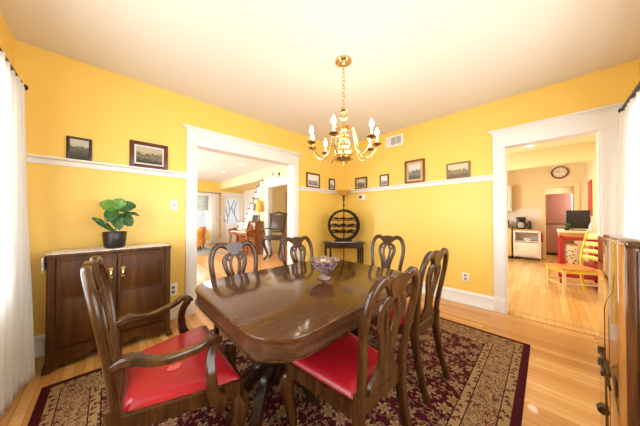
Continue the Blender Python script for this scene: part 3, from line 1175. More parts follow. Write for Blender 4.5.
tag(o, 'dried pink and green potpourri heaped in the footed bowl', 'potpourri', kind='stuff')

# ---- chandelier
CX, CY = 1.76, -1.98
ch_t = thing('chandelier', 'brass eight-arm candle chandelier hanging on a chain above the table', 'chandelier', (CX, CY, 1.70))
zc = -1.70
MB().lathe([(0, 2.655 + zc), (0.012, 2.655 + zc), (0.02, 2.668 + zc), (0.055, 2.672 + zc), (0.076, 2.684 + zc), (0.079, 2.6995 + zc), (0, 2.6995 + zc)], (0, 0, 0), 28).build('ceiling_canopy', 'brass', ch_t)
cn = MB()
zz, i = 2.655, 0
while zz > 2.235:
    L, r = 0.044, 0.013
    pts = []
    for q in range(14):
        a = 2 * PI * q / 14
        u = r * math.cos(a)
        v = (L / 2 - r) * (1 if math.sin(a) >= 0 else -1) + r * math.sin(a)
        pts.append(Vector((u, 0, v)) if i % 2 == 0 else Vector((0, u, v)))
    b = MB()
    b.sweep(pts, 0.0034, 0.0034, (0, 1, 0) if i % 2 == 0 else (1, 0, 0), [(math.cos(2 * PI * j / 6), math.sin(2 * PI * j / 6)) for j in range(6)], True)
    cn._merge(b.bm, Matrix.Translation((0, 0, zz + zc - L / 2 + 0.003)))
    zz -= L - 0.0065
    i += 1
cn.build('chain', 'brass', ch_t)
body = [(0, 0.0), (0.004, 0.002), (0.006, 0.012), (0.004, 0.022), (0.006, 0.034), (0.020, 0.040), (0.070, 0.050), (0.076, 0.060), (0.056, 0.068), (0.050, 0.078), (0.072, 0.092), (0.078, 0.115), (0.066, 0.138), (0.034, 0.150), (0.022, 0.165), (0.026, 0.185), (0.044, 0.196), (0.044, 0.204), (0.024, 0.214), (0.018, 0.235), (0.022, 0.255), (0.042, 0.268), (0.042, 0.277), (0.022, 0.288), (0.018, 0.31), (0.026, 0.335), (0.052, 0.35), (0.052, 0.362), (0.026, 0.375), (0.018, 0.395), (0.024, 0.425), (0.036, 0.445), (0.032, 0.468), (0.014, 0.485), (0.010, 0.495), (0.022, 0.503), (0.034, 0.518), (0.030, 0.535), (0.012, 0.545), (0.006, 0.55), (0, 0.552)]
MB().lathe([(r * 1.2, z) for r, z in body], (0, 0, 0), 28).build('column', 'brass', ch_t)
for q in range(8):
    # angle measured from the camera's right-hand direction, turning towards the viewer
    a = math.radians((5, 47, 111, 165, 197, 238, 285, 335)[q])
    dx = math.cos(a) * 0.697 + math.sin(a) * 0.717
    dy = math.cos(a) * 0.717 - math.sin(a) * 0.697
    R = 0.312
    pts = [(0.030, 0.36), (0.062, 0.372), (0.095, 0.345), (0.115, 0.28), (0.128, 0.20), (0.150, 0.115), (0.195, 0.070), (0.245, 0.080), (0.282, 0.120), (R, 0.170)]
    arm = MB().tube(catmull([(dx * r, dy * r, z) for r, z in pts], 6), 0.0062, 8).build('arm', 'brass', ch_t)
    MB().lathe([(0, 0.150), (0.012, 0.152), (0.016, 0.162), (0.010, 0.170), (0.014, 0.176), (0.036, 0.186), (0.042, 0.194), (0.040, 0.197), (0.014, 0.194), (0.013, 0.212), (0, 0.212)], (dx * R, dy * R, 0), 20).build('drip_pan', 'aged_brass', arm)
    MB().lathe([(0, 0.195), (0.0105, 0.195), (0.0105, 0.272), (0, 0.274)], (dx * R, dy * R, 0), 14).build('candle_sleeve', 'candle', arm)
    MB().lathe([(0, 0.272), (0.008, 0.273), (0.0175, 0.290), (0.0180, 0.304), (0.011, 0.324), (0.003, 0.342), (0, 0.346)], (dx * R, dy * R, 0), 14).build('bulb', 'bulb', arm)
    ld = bpy.data.lights.new('bulb_light', 'POINT')
    ld.energy = 1.1
    ld.color = (1.0, 0.90, 0.74)
    ld.shadow_soft_size = 0.03
    lo = bpy.data.objects.new('bulb_light', ld)
    COL.objects.link(lo)
    lo.parent = arm
    lo.location = (dx * R, dy * R, 0.375)


# ---- picture frames on the plate rail
def picture(label, axis, at, s, a0, a1, z0, z1, fmat, mat, pmat, fw=0.026, mw=0.03, lean=0.0, oval=False, group='framed pictures on the plate rail'):
    c = (a0 + a1) / 2
    W, Hh = (a1 - a0) / 2, z1 - z0
    off = 0.012 + lean
    loc = (at + s * off, c, z0) if axis == 'x' else (c, at + s * off, z0)
    # local: x across, y depth (front is -y), z up
    rz = {('y', -1): 0, ('x', 1): PI / 2, ('x', -1): -PI / 2, ('y', 1): PI}[(axis, s)]
    t = thing('picture_frame', label, 'picture', loc, rz, group)
    f = MB()
    for p0, p1, q0, q1 in ((-W, -W + fw, 0, Hh), (W - fw, W, 0, Hh), (-W + fw, W - fw, 0, fw), (-W + fw, W - fw, Hh - fw, Hh)):
        f.span((p0, -0.010, q0), (p1, 0.010, q1), 0.005)
    f.build('frame', fmat, t)
    if mw > 0:
        b = MB()
        b.span((-W + fw - .002, -0.002, fw - .002), (W - fw + .002, 0.004, Hh - fw + .002))
        b.build('mat_board', mat, t)
    iw, ih = W - fw - mw, Hh - 2 * fw - 2 * mw
    if oval:
        poly = [(iw * math.cos(2 * PI * i / 28), Hh / 2 + ih / 2 * math.sin(2 * PI * i / 28)) for i in range(28)]
        MB().prism(poly, 'y', -0.004, 0.002).build('print', pmat, t)
    else:
        b = MB()
        b.span((-iw, -0.004, fw + mw), (iw, 0.003, Hh - fw - mw))
        b.build('print', pmat, t)
    return t


picture('small dark framed black and white photograph on the plate rail above the cabinet', 'x', 0, 1, -3.86, -3.695, 1.748, 1.965, 'frame_dark', 'mat_white', 'print_a', 0.022, 0.0)
picture('wide red-brown framed old photograph with white mat left of the white cased opening', 'x', 0, 1, -3.42, -3.08, 1.748, 2.035, 'frame_red', 'mat_white', 'print_b', 0.04, 0.014)
picture('brown framed sketch with wide white mat just right of the cased opening', 'x', 0, 1, -0.95, -0.60, 1.748, 2.035, 'frame_warm', 'mat_white', 'print_c', 0.035, 0.02)
picture('narrow dark framed print left of the room corner', 'x', 0, 1, -0.34, -0.165, 1.748, 1.985, 'frame_dark', 'mat_white', 'print_c', 0.028, 0.012)
picture('dark framed oval print right of the room corner', 'y', 0, -1, 0.43, 0.71, 1.748, 1.975, 'frame_red', 'mat_tan', 'print_d', 0.026, 0.008, oval=True)
picture('small upright red-brown framed print between the oval print and the tall one', 'y', 0, -1, 0.98, 1.16, 1.748, 1.965, 'frame_red', 'mat_white', 'print_c', 0.025, 0.010)
picture('tallest picture on the rail, warm brown frame with tan mat and ship print', 'y', 0, -1, 1.45, 1.775, 1.748, 2.13, 'frame_warm', 'mat_tan', 'print_d', 0.034, 0.035)
picture('landscape picture in bronze frame at the right end of the rail', 'y', 0, -1, 2.08, 2.375, 1.748, 1.98, 'frame_gold', 'mat_tan', 'print_e', 0.022, 0.0)

# ---- wall fittings
def plate_switch(name, label, cat, axis, at, s, c, z0, z1, w_, holes):
    loc = (at + s * 0.0, c, z0) if axis == 'x' else (c, at, z0)
    rz = PI / 2 if axis == 'x' else 0
    t = thing(name, label, cat, loc, rz)
    MB().box((0, -0.004, (z1 - z0) / 2), (w_, 0.008, z1 - z0), 0.003).build('plate', 'white_plastic', t)
    for nm, cx, cz, sx, sz, mt, d in holes:
        MB().box((cx, -0.008 - d / 2, cz), (sx, d, sz), 0.001).build(nm, mt, t)
    return t


plate_switch('light_switch', 'white light switch on the yellow wall left of the cased opening', 'light switch', 'x', 0, 1, -3.015, 1.29, 1.41, 0.075, [('toggle', 0, 0.06, 0.012, 0.026, 'grey_metal', 0.010)])
plate_switch('wall_outlet', 'white wall outlet low on the wall between cabinet and cased opening', 'outlet', 'x', 0, 1, -3.015, 0.27, 0.42, 0.078, [('socket', 0, 0.047, 0.034, 0.03, 'grey_metal', 0.002), ('socket', 0, 0.103, 0.034, 0.03, 'grey_metal', 0.002)])
plate_switch('wall_outlet', 'white wall outlet low on the bare wall near the kitchen opening', 'outlet', 'y', 0, -1, 2.305, 0.31, 0.43, 0.078, [('socket', 0, 0.036, 0.034, 0.026, 'grey_metal', 0.002), ('socket', 0, 0.084, 0.034, 0.026, 'grey_metal', 0.002)])
plate_switch('thermostat', 'white thermostat with dark display on the wall just below the oval print', 'thermostat', 'y', 0, -1, 0.58, 1.53, 1.64, 0.17, [('display', -0.03, 0.06, 0.055, 0.05, 'dark_slot', 0.004)])
t = thing('air_vent', 'white rectangular air vent high on the right wall beside the chandelier', 'vent', (1.26, 0, 2.43), 0)
MB().box((0, -0.006, 0.095), (0.32, 0.012, 0.19), 0.004).build('plate', 'white_plastic', t)
for cx in (-0.012, 0.085):
    g = MB()
    g.box((cx, -0.0125, 0.095), (0.082, 0.003, 0.12))
    gr = g.build('grille', 'grey_metal', t)
    for i in range(5):
        MB().box((cx, -0.016, 0.05 + i * 0.022), (0.08, 0.006, 0.006), 0.001).build('slat', 'white_plastic', gr)

# ---- sideboard cabinet
SY0, SY1 = -3.915, -3.115
scy = (SY0 + SY1) / 2
sw = SY1 - SY0
# local frame: x across (room right = +y world), front = -y local -> world +x
t = thing('cabinet', 'dark walnut two-door cabinet against the left wall under the pictures', 'cabinet', (0.04, scy, 0), PI / 2)
D = 0.355                     # depth: local y from 0 (wall) to -D (front)
hw = sw / 2
ZT = 0.915
b = MB()
b.span((-hw + .012, -D + .03, 0.10), (hw - .012, -0.005, ZT - 0.03), 0.003)
b.build('carcass', 'cab_dark', t)
MB().box((0, -D / 2, ZT - 0.015), (sw + 0.02, D + 0.012, 0.03), 0.010).build('top', 'cab_wood', t)
for sg in (-1, 1):
    P3 = [(sg * (hw - .022), -D + 0.02, ZT - .03), (sg * (hw - .022), -D + 0.02, 0.14), (sg * (hw - .012), -D + 0.016, 0.06), (sg * (hw - .002), -D + 0.01, 0.0)]
    MB().sweep(catmull(P3, 4), 0.026, 0.026, (0, 1, 0)).build('front_post', 'cab_wood', t)
    MB().sweep([(sg * (hw - .022), -0.03, 0.12), (sg * (hw - .022), -0.03, 0.0)], 0.022, 0.022, (0, 1, 0)).build('rear_foot', 'cab_wood', t)
# scalloped skirt
n = 44
top = [(-hw + .04, 0.165), (hw - .04, 0.165)]
low = []
for i in range(n + 1):
    u = 1 - 2 * i / n
    x = u * (hw - .04)
    au = abs(u)
    z = 0.058 - 0.020 * math.cos(PI * 2.6 * au) - 0.03 * max(0, au - .8) / .2
    low.append((x, z))
MB().prism(top[::1] + low, 'y', -D + 0.004, -D + 0.026).build('skirt', 'cab_wood', t)
MB().box((0, -D + 0.016, ZT - 0.052), (sw - .09, 0.024, 0.045), 0.003).build('top_rail', 'cab_wood', t)
for sg in (-1, 1):
    xc = sg * (hw - .045) / 2 * 1.0
    dw = hw - .052
    d = MB()
    d.box((xc, -D + 0.008, 0.525), (dw, 0.022, 0.70), 0.003)
    dd = d.build('door', 'cab_dark', t)
    for z0, z1 in ((0.195, 0.535), (0.565, 0.855)):
        MB().box((xc, -D - 0.004, (z0 + z1) / 2), (dw - 0.07, 0.006, z1 - z0), 0.003).build('panel', 'cab_wood', dd)
        fr = MB()
        for p0, p1, q0, q1 in ((xc - dw / 2 + .022, xc - dw / 2 + .032, z0 - .012, z1 + .012), (xc + dw / 2 - .032, xc + dw / 2 - .022, z0 - .012, z1 + .012), (xc - dw / 2 + .022, xc + dw / 2 - .022, z0 - .014, z0 - .004), (xc - dw / 2 + .022, xc + dw / 2 - .022, z1 + .004, z1 + .014)):
            fr.span((p0, -D - 0.007, q0), (p1, -D - 0.002, q1), 0.002)
        fr.build('moulding', 'cab_wood', dd)
    xh = sg * 0.040
    h_ = MB()
    h_.box((xh, -D - 0.009, 0.715), (0.018, 0.008, 0.075), 0.004)
    h_.box((xh, -D - 0.011, 0.752), (0.030, 0.006, 0.016), 0.004)
    h_.box((xh, -D - 0.011, 0.678), (0.026, 0.006, 0.012), 0.004)
    hn = h_.build('handle', 'aged_brass', dd)
    MB().lathe([(0, 0.735), (0.006, 0.732), (0.010, 0.715), (0.013, 0.70), (0.007, 0.688), (0, 0.686)], (xh, -D - 0.024, 0), 12).build('drop_pull', 'brass', hn)
MB().lathe([(0, 0), (0.012, 0), (0.012, 0.004), (0, 0.004)], (0.115, -D - 0.007, 0.76), 14, (PI / 2, 0, 0)).build('keyhole_knot', 'black', t)
# lace runner: flat cloth with a fringe that hangs over the left end
def lace(u, v):
    L0, L1 = -hw - 0.018, hw - 0.005
    s_ = u * (L1 - L0 + 0.12)
    yy = -0.035 - 0.325 * v + 0.010 * math.sin(u * 60) * (1 if v in (0, 1) else 0)
    if s_ < 0.12:
        return Vector((L0 - 0.004 + 0.004 * math.sin(v * 30), yy, ZT - (0.12 - s_) * (1 + 0.12 * math.sin(v * 40))))
    return Vector((L0 + s_ - 0.12, yy, ZT + 0.004))


b = MB().grid(lace, 60, 12)
lo_ = b.build('lace_runner', 'lace', None, solid=0.003)
lo_.location = (0.04, scy, 0)
lo_.rotation_euler = (0, 0, PI / 2)
tag(lo_, 'cream lace runner laid along the cabinet top and hanging over its left end', 'runner')

# ---- plant
PX, PY, PZ = 0.235, -3.53, ZT + 0.0075
t = thing('potted_fig', 'young fiddle leaf fig in a dark glazed pot on the cabinet', 'plant', (PX, PY, PZ), 0)
MB().lathe([(0, 0), (0.066, 0), (0.076, 0.012), (0.082, 0.07), (0.087, 0.145), (0.084, 0.15), (0.078, 0.146), (0.075, 0.132), (0, 0.132)], (0, 0, 0), 28).build('pot', 'pot', t)
MB().lathe([(0, 0.131), (0.0755, 0.131), (0.074, 0.138), (0, 0.142)], (0, 0, 0), 24).build('soil', 'soil', t)
# view-facing directions: u to the camera's right is roughly +y here
stem = MB()
stem.tube(catmull([(0, 0, 0.135), (0.004, 0.006, 0.19), (0, 0.0, 0.25), (0.005, 0.02, 0.33), (0, 0.01, 0.38)], 5), 0.006, 8)
stem.build('stem', 'stem', t)


def leaf(base, tip, width, up, mat, cup=0.25, droop=0.02):
    base, tip = Vector(base), Vector(tip)
    d = tip - base
    L = d.length
    d.normalize()
    sd = d.cross(Vector(up)).normalized()
    nn = sd.cross(d).normalized()

    def fn(u, v):
        wv = (0.10 + 0.90 * math.sin(PI * min(1, u ** 0.85)) ** 0.7) * width * (0.62 + 0.5 * u) * 0.5
        if u > 0.985:
            wv *= 0.3
        a = 2 * v - 1
        return base + d * (L * u) + sd * (a * wv) + nn * (cup * abs(a) ** 1.5 * wv + 0.05 * L * math.sin(PI * u) + 0.006 * math.sin(u * 18) * a * a) - Vector((0, 0, 1)) * (droop * u * u)
    o = MB().grid(fn, 14, 8).build('leaf', mat, t, ang=180, solid=0.0015)
    MB().tube([base + (d * (L * q) + nn * (0.05 * L * math.sin(PI * q) + 0.001) - Vector((0, 0, droop * q * q))) for q in [i / 10 for i in range(10)]], 0.0016, 6).build('midrib', 'leaf_light', o)


leaf((0, -0.005, 0.15), (0.05, -0.150, 0.285), 0.060, (1, 0.2, 0.3), 'leaf', 0.2, 0.0)
leaf((0, 0.0, 0.35), (0.05, -0.10, 0.440), 0.15, (0.9, 0.1, 0.55), 'leaf_light', 0.25)
leaf((0, 0.01, 0.37), (0.02, 0.05, 0.485), 0.12, (1, 0, 0.4), 'leaf_light', 0.2)
leaf((0, 0.01, 0.35), (0.03, 0.15, 0.425), 0.14, (0.9, -0.2, 0.5), 'leaf')
leaf((0, 0.01, 0.30), (0.05, 0.175, 0.325), 0.08, (0.6, 0, 1), 'leaf', 0.3)
leaf((0, 0.02, 0.31), (0.07, 0.12, 0.225), 0.13, (1, 0, 0.5), 'leaf', 0.2)
leaf((0, 0.0, 0.36), (0.09, -0.05, 0.265), 0.12, (1, 0, 0.4), 'leaf', 0.2)
leaf((0, 0.0, 0.33), (0.10, 0.03, 0.190), 0.11, (1, 0, 0.3), 'leaf', 0.2)

# ---- corner table, doily, wine rack, floor lamp
t = thing('corner_table', 'small dark wood corner table standing in the far corner of the room', 'table', (0.41, -0.365, 0), PI / 4)
# local +y points along (-1,1)/sqrt2 (into the corner); polygon with a wide straight front
poly = [(-0.38, -0.16), (-0.30, -0.22), (0.30, -0.22), (0.38, -0.16), (0.38, 0.06), (0.36, 0.08), (-0.36, 0.08), (-0.38, 0.06)]
MB().prism(poly, 'z', 0.712, 0.735, 0.005).build('tabletop', 'dark_wood', t)
MB().prism([(x * .93, y * .93) for x, y in poly], 'z', 0.63, 0.712).build('apron', 'dark_wood', t)
for x, y in ((-0.34, -0.13), (-0.25, -0.19), (0.25, -0.19), (0.34, -0.13), (0.33, 0.05), (-0.33, 0.05)):
    MB().sweep([(x, y, 0.64), (x, y, 0.3), (x * 1.02, y * 1.02, 0)], [0.019, 0.016, 0.012], [0.019, 0.016, 0.012], (0, 1, 0)).build('leg', 'dark_wood', t)
n = 36
poly = [((0.25 + 0.008 * math.cos(12 * 2 * PI * i / n)) * math.cos(2 * PI * i / n), -0.06 + (0.13 + 0.006 * math.cos(12 * 2 * PI * i / n)) * math.sin(2 * PI * i / n)) for i in range(n)]
o = MB().prism(poly, 'z', 0.0, 0.003).build('doily', 'lace', None)
o.location = (0.41, -0.365, 0.7355)
o.rotation_euler = (0, 0, PI / 4)
tag(o, 'white scalloped doily under the round wine rack on the corner table', 'doily')
t = thing('wine_rack', 'round dark woven wine rack on the corner table', 'wine rack', (0.445, -0.40, 0.739), PI / 4)
R, cz = 0.275, 0.305
hoop = MB()
pts = [Vector((R * math.cos(2 * PI * i / 48), 0, cz + R * math.sin(2 * PI * i / 48))) for i in range(48)]
hoop.sweep(pts, 0.021, 0.085, (0, 1, 0), [(-1, -1), (1, -1), (1, 1), (-1, 1)], True)
hoop.build('hoop', 'iron', t)
MB().prism([(-0.17, 0), (0.17, 0), (0.12, 0.055), (-0.12, 0.055)], 'y', -0.08, 0.08).build('base', 'iron', t)
for zz in (-0.12, -0.01, 0.11):
    half = math.sqrt(R * R - zz * zz) - 0.018
    ptsf = []
    for i in range(33):
        u = -1 + 2 * i / 32
        ptsf.append((u * half, cz + zz + 0.030 * abs(math.sin(PI * 1.5 * u + PI / 2))))
    sh = MB()
    for yy in (-0.075, 0.075):
        sh.tube([(u, yy, v) for u, v in ptsf], 0.009, 6)
    sh.span((-half, -0.08, cz + zz - 0.022), (half, 0.08, cz + zz - 0.010), 0.003)
    for u in (-0.5, 0, 0.5):
        sh.box((u * half * 1.1, 0, cz + zz + 0.016), (half * 0.36, 0.14, 0.034), 0.012)
    sh.build('shelf', 'iron', t)
MB().tube([(0, -0.083, cz - R), (0, -0.083, cz + R)], 0.008, 8).build('divider', 'iron', t)
t = thing('floor_lamp', 'dark bronze torchiere lamp with amber glass bowl in the room corner', 'lamp', (0.29, -0.205, 0))
MB().lathe([(0, 0), (0.115, 0), (0.115, 0.015), (0.08, 0.03), (0.03, 0.045), (0.014, 0.06), (0, 0.06)], (0, 0, 0), 24).build('base', 'bronze', t)
MB().lathe([(0, 0.05), (0.011, 0.05), (0.011, 1.40), (0.020, 1.42), (0.020, 1.44), (0.012, 1.46), (0.013, 1.52), (0.024, 1.545), (0.018, 1.57), (0.030, 1.60), (0.034, 1.62), (0, 1.62)], (0, 0, 0), 16).build('pole', 'bronze', t)
MB().lathe([(0, 1.615), (0.035, 1.618), (0.085, 1.645), (0.125, 1.69), (0.15, 1.72), (0.146, 1.722), (0.12, 1.697), (0.08, 1.655), (0.03, 1.63), (0, 1.628)], (0, 0, 0), 28).build('lamp_shade', 'amber', t)


# ---- curtains
def curtain(name, label, top, bot, ztop, zbot, folds, amp0, amp1, taper=0.0, normal=(0, 1)):
    """top / bot: lists of (x, y) along which the cloth hangs"""
    def at(path, u):
        s_ = u * (len(path) - 1)
        i = min(int(s_), len(path) - 2)
        f_ = s_ - i
        return Vector((path[i][0] * (1 - f_) + path[i + 1][0] * f_, path[i][1] * (1 - f_) + path[i + 1][1] * f_, 0))

    def fn(u, v):
        p = at(top, u) * (1 - v) + at(bot, u) * v
        edge = min(1, u / 0.06, (1 - u) / 0.06)
        a = (amp0 * (1 - v) + amp1 * v) * (0.4 + 0.6 * edge)
        w_ = a * (math.sin(2 * PI * folds * u + 0.4 * math.sin(5 * v)) + 0.35 * math.sin(2 * PI * folds * 2.3 * u + 1.3 + v))
        return Vector((p.x + normal[0] * w_, p.y + normal[1] * w_, ztop + (zbot - ztop) * v + (0.012 * math.sin(2 * PI * folds * u) if v == 0 else 0) + (0.01 * math.sin(2 * PI * folds * u + 1) if v == 1 else 0)))
    o = MB().grid(fn, 160, 30).build(name, 'curtain', None, (top[0][0], top[0][1], 0), ang=180, solid=0.002)
    return tag(o, label, 'curtain')


def rod(label, p0, p1, r=0.012, wall=None):
    p0, p1 = Vector(p0), Vector(p1)
    t = thing('curtain_rod', label, 'curtain rod', p0)
    d = (p1 - p0).normalized()
    MB().tube([(0, 0, 0), p1 - p0], r, 12).build('pole', 'black_metal', t)
    for q, s_ in ((Vector((0, 0, 0)), -1), (p1 - p0, 1)):
        MB().sphere(q + d * s_ * 0.012, 0.024, (1, 1, 1), 14).build('finial', 'black_metal', t)
        if wall is not None:
            e = q - d * s_ * 0.06
            MB().tube([e, e + Vector(wall)], 0.008, 8).build('bracket', 'black_metal', t)
    return t


curtain('curtain', 'white sheer curtain hanging to the floor left of the cabinet',
        [(0.275, -4.063), (0.60, -4.063), (1.02, -4.063)], [(0.385, -3.985), (0.60, -4.035), (1.0, -4.055)], 2.200, 0.012, 7, 0.020, 0.022)
rod('black curtain rod above the white curtain left of the cabinet', (0.255, -4.063, 2.235), (2.9, -4.063, 2.235), 0.011, (0, -0.085, 0))
curtain('curtain', 'white sheer curtain beside the kitchen opening behind the oak icebox',
        [(3.592, -0.215), (3.597, -0.55), (3.60, -1.05)], [(3.535, -0.19), (3.565, -0.55), (3.575, -1.08)], 2.168, 0.012, 7, 0.022, 0.042, normal=(1, 0))
rod('dark curtain rod above the white curtain beside the kitchen opening', (3.585, -0.22, 2.19), (3.585, -3.7, 2.19), 0.016, (0.123, 0, 0))

# ---- oak icebox at the right edge
IX0, IX1, IY0, IY1, IZ = 3.300, 3.690, -2.135, -1.670, 1.128
icy = (IY0 + IY1) / 2
t = thing('icebox', 'antique golden oak icebox with latched door at the right edge of the photo', 'cabinet', ((IX0 + IX1) / 2, icy, 0))
dxh, dyh = (IX1 - IX0) / 2, (IY1 - IY0) / 2
MB().box((0.012, 0, 0.575), (2 * dxh - 0.03, 2 * dyh - 0.012, 1.03), 0.003).build('carcass', 'ice_dark', t)
MB().box((0.004, 0, IZ - 0.016), (2 * dxh + 0.004, 2 * dyh + 0.012, 0.026), 0.008).build('top', 'ice_top', t)
for sx in (-1, 1):
    for sy in (-1, 1):
        MB().box((sx * (dxh - 0.018), sy * (dyh - 0.018), 0.55), (0.034, 0.036, 1.10), 0.006).build('corner_post', 'ice_dark', t)
xf = -dxh - 0.004
d = MB()
d.box((xf - 0.002, 0, 0.60), (0.022, 2 * dyh - 0.006, 1.03), 0.004)
dd = d.build('front_door', 'ice_oak', t)
g = MB()
for yy in (-0.05, 0.06):
    g.box((xf - 0.0135, yy, 0.46), (0.0015, 0.0025, 0.62))
g.sweep(catmull([(xf - 0.0135, 0.06, 0.77), (xf - 0.0135, 0.03, 0.80), (xf - 0.0135, -0.02, 0.84), (xf - 0.0135, -0.14, 0.90), (xf - 0.0135, -0.18, 0.98)], 5), 0.0016, 0.001, (1, 0, 0))
g.build('carved_line', 'ice_dark', dd)
for z in (0.515, 0.455):
    l_ = MB()
    l_.box((xf - 0.014, 0.06, z), (0.008, 0.26, 0.022), 0.003)
    l_.box((xf - 0.015, 0.195, z), (0.012, 0.03, 0.036), 0.004)
    l_.lathe([(0, 0), (0.012, 0), (0.010, 0.008), (0.013, 0.012), (0, 0.014)], (xf - 0.014, 0.06, z), 10, (0, -PI / 2, 0))
    l_.build('latch', 'bronze', dd)
for z in (0.53, 0.16):
    MB().box((xf - 0.013, -dyh + 0.045, z), (0.008, 0.05, 0.07), 0.003).build('hinge', 'bronze', dd)
fl = MB()
fl.prism([(0, 0), (0.014, 0.010), (0.020, 0.020), (0.006, 0.040), (0, 0.045)], 'y', dyh - 0.08, dyh - 0.035)
o = fl.build('foot_catch', 'bronze', t)
o.location = (xf - 0.010, 0, 0.20)
o.rotation_euler = (0, 0, PI)
o.location.y = 2 * (dyh - 0.0575)
# framed panel on the end facing the camera
e = MB()
for p0, p1, q0, q1 in ((-dxh + .03, -dxh + .085, .06, 1.09), (dxh - .085, dxh - .03, .06, 1.09), (-dxh + .085, dxh - .085, .06, .13), (-dxh + .085, dxh - .085, 1.02, 1.09), (-dxh + .085, dxh - .085, .52, .58)):
    e.span((p0, -dyh - 0.008, q0), (p1, -dyh + 0.01, q1), 0.004)
e.build('end_frame', 'ice_dark', t)
for q0, q1 in ((0.15, 0.50), (0.60, 1.00)):
    MB().span((-dxh + .10, -dyh - 0.004, q0), (dxh - .10, -dyh + 0.01, q1), 0.004).build('end_panel', 'ice_oak', t)

# ================================================================== LIVING ROOM THINGS
def downlight(label, x, y, z, power, col=(1, 0.93, 0.8)):
    t = thing('recessed_light', label, 'ceiling light', (x, y, z), 0)
    MB().lathe([(0.062, -0.001), (0.09, -0.001), (0.088, -0.008), (0.064, -0.010), (0.062, -0.004)], (0, 0, 0), 24).build('trim_ring', 'white_plastic', t)
    MB().lathe([(0, -0.006), (0.061, -0.006), (0.061, -0.002), (0, -0.002)], (0, 0, 0), 24).build('lens', 'downlight', t)
    ld = bpy.data.lights.new('downlight_glow', 'SPOT')
    ld.energy = power
    ld.color = col
    ld.spot_size = math.radians(140)
    ld.spot_blend = 0.8
    ld.shadow_soft_size = 0.06
    lo = bpy.data.objects.new('downlight_glow', ld)
    COL.objects.link(lo)
    lo.parent = t
    lo.location = (0, 0, -0.02)
    return t


downlight('round recessed light in the living room ceiling, the farther one', -4.5, -0.78, H, 40)
downlight('round recessed light in the living room ceiling, nearer the cased opening', -3.03, -0.80, H, 40)
downlight('round recessed light in the kitchen ceiling', 2.88, 2.47, KH, 35, (1, 0.88, 0.7))

# far window's curtain, rod and shade
curtain('curtain', 'white curtain at the right side of the living room window', [(-6.78, -0.12), (-6.78, -0.25), (-6.78, -0.48)], [(-6.78, -0.12), (-6.78, -0.26), (-6.78, -0.50)], 2.17, 0.012, 5, 0.02, 0.025, normal=(1, 0))
rod('dark curtain rod over the living room window', (-6.78, -0.07, 2.19), (-6.78, -2.9, 2.19), 0.011, (-0.118, 0, 0))
def shade_fn(u, v):
    return Vector((-6.865 + 0.008 * math.sin(v * 2 * PI * 4), -2.6 + 2.08 * u, 2.05 - 0.62 * v))


o = MB().grid(shade_fn, 8, 32).build('roman_shade', 'shade_fabric', None, (-6.865, -1.55, 1.43), ang=180, solid=0.003)
tag(o, 'pale grey roman shade half drawn over the living room window', 'blind')
# orange leather armchair
t = thing('club_chair', 'tan orange leather club chair by the living room window', 'armchair', (-5.80, -1.40, 0), math.radians(-25))
MB().box((0, 0, 0.26), (0.78, 0.80, 0.26), 0.05, seg=4).build('base', 'orange_leather', t)
MB().box((0, -0.06, 0.42), (0.50, 0.62, 0.14), 0.05, seg=4).build('seat_cushion', 'orange_leather', t)
for s_ in (-1, 1):
    b = MB().box((s_ * 0.34, -0.03, 0.42), (0.15, 0.74, 0.40), 0.05, seg=4)
    b.lathe([(0, -0.37), (0.08, -0.37), (0.095, -0.34), (0.095, 0.33), (0, 0.34)], (s_ * 0.35, -0.03, 0.60), 18, (PI / 2, 0, 0))
    b.build('arm', 'orange_leather', t)
MB().box((0, 0.32, 0.58), (0.78, 0.18, 0.48), 0.07, (-0.15, 0, 0), 4).build('backrest', 'orange_leather', t)
for sx in (-1, 1):
    for sy in (-1, 1):
        MB().lathe([(0, 0), (0.018, 0), (0.028, 0.13), (0, 0.13)], (sx * 0.32, sy * 0.33, 0.0), 10).build('leg', 'dark_wood', t)
m = MB()
m.span((-6.35, -3.1, 0.0), (-4.25, -0.80, 0.008), 0.003)
o = m.build('area_rug', 'grey_rug', None, (-5.3, -1.95, 0))
tag(o, 'grey area rug on the living room floor before the window', 'rug')
for o in bpy.data.objects:
    if o.name.startswith('club_chair'):
        o.location.z = 0.008

# piano
PXa, PXb = -4.50, -3.16
t = thing('piano', 'brown upright piano standing against the living room wall under the stairs', 'piano', ((PXa + PXb) / 2, -0.03, 0))
hw_ = (PXb - PXa) / 2
prof = [(-0.30, 0.0), (0, 0), (0, 1.02), (-0.20, 1.02), (-0.26, 0.99), (-0.30, 0.80), (-0.56, 0.76), (-0.57, 0.60), (-0.30, 0.58)]
for s_ in (-1, 1):
    x0_, x1_ = (s_ * hw_, s_ * (hw_ - 0.04))
    MB().prism(prof, 'x', min(x0_, x1_), max(x0_, x1_)).build('end_panel', 'piano_wood', t)
b = MB()
b.span((-hw_ + .04, -0.27, 0.02), (hw_ - .04, 0, 1.0))
b.build('case', 'piano_wood', t)
MB().box((0, -0.11, 1.03), (2 * hw_ + 0.02, 0.24, 0.022), 0.006).build('lid', 'piano_wood', t)
MB().span((-hw_ + .04, -0.56, 0.60), (hw_ - .04, -0.28, 0.69), 0.005).build('keybed', 'piano_wood', t)
MB().span((-hw_ + .10, -0.53, 0.69), (hw_ - .10, -0.38, 0.708), 0.003).build('keyboard', 'paper', t)
MB().box((0, -0.34, 0.75), (2 * hw_ - .1, 0.025, 0.11), 0.005, (-0.3, 0, 0)).build('fallboard', 'piano_wood', t)
MB().box((0, -0.285, 0.87), (0.9, 0.02, 0.19), 0.004, (-0.28, 0, 0)).build('music_desk', 'piano_wood', t)
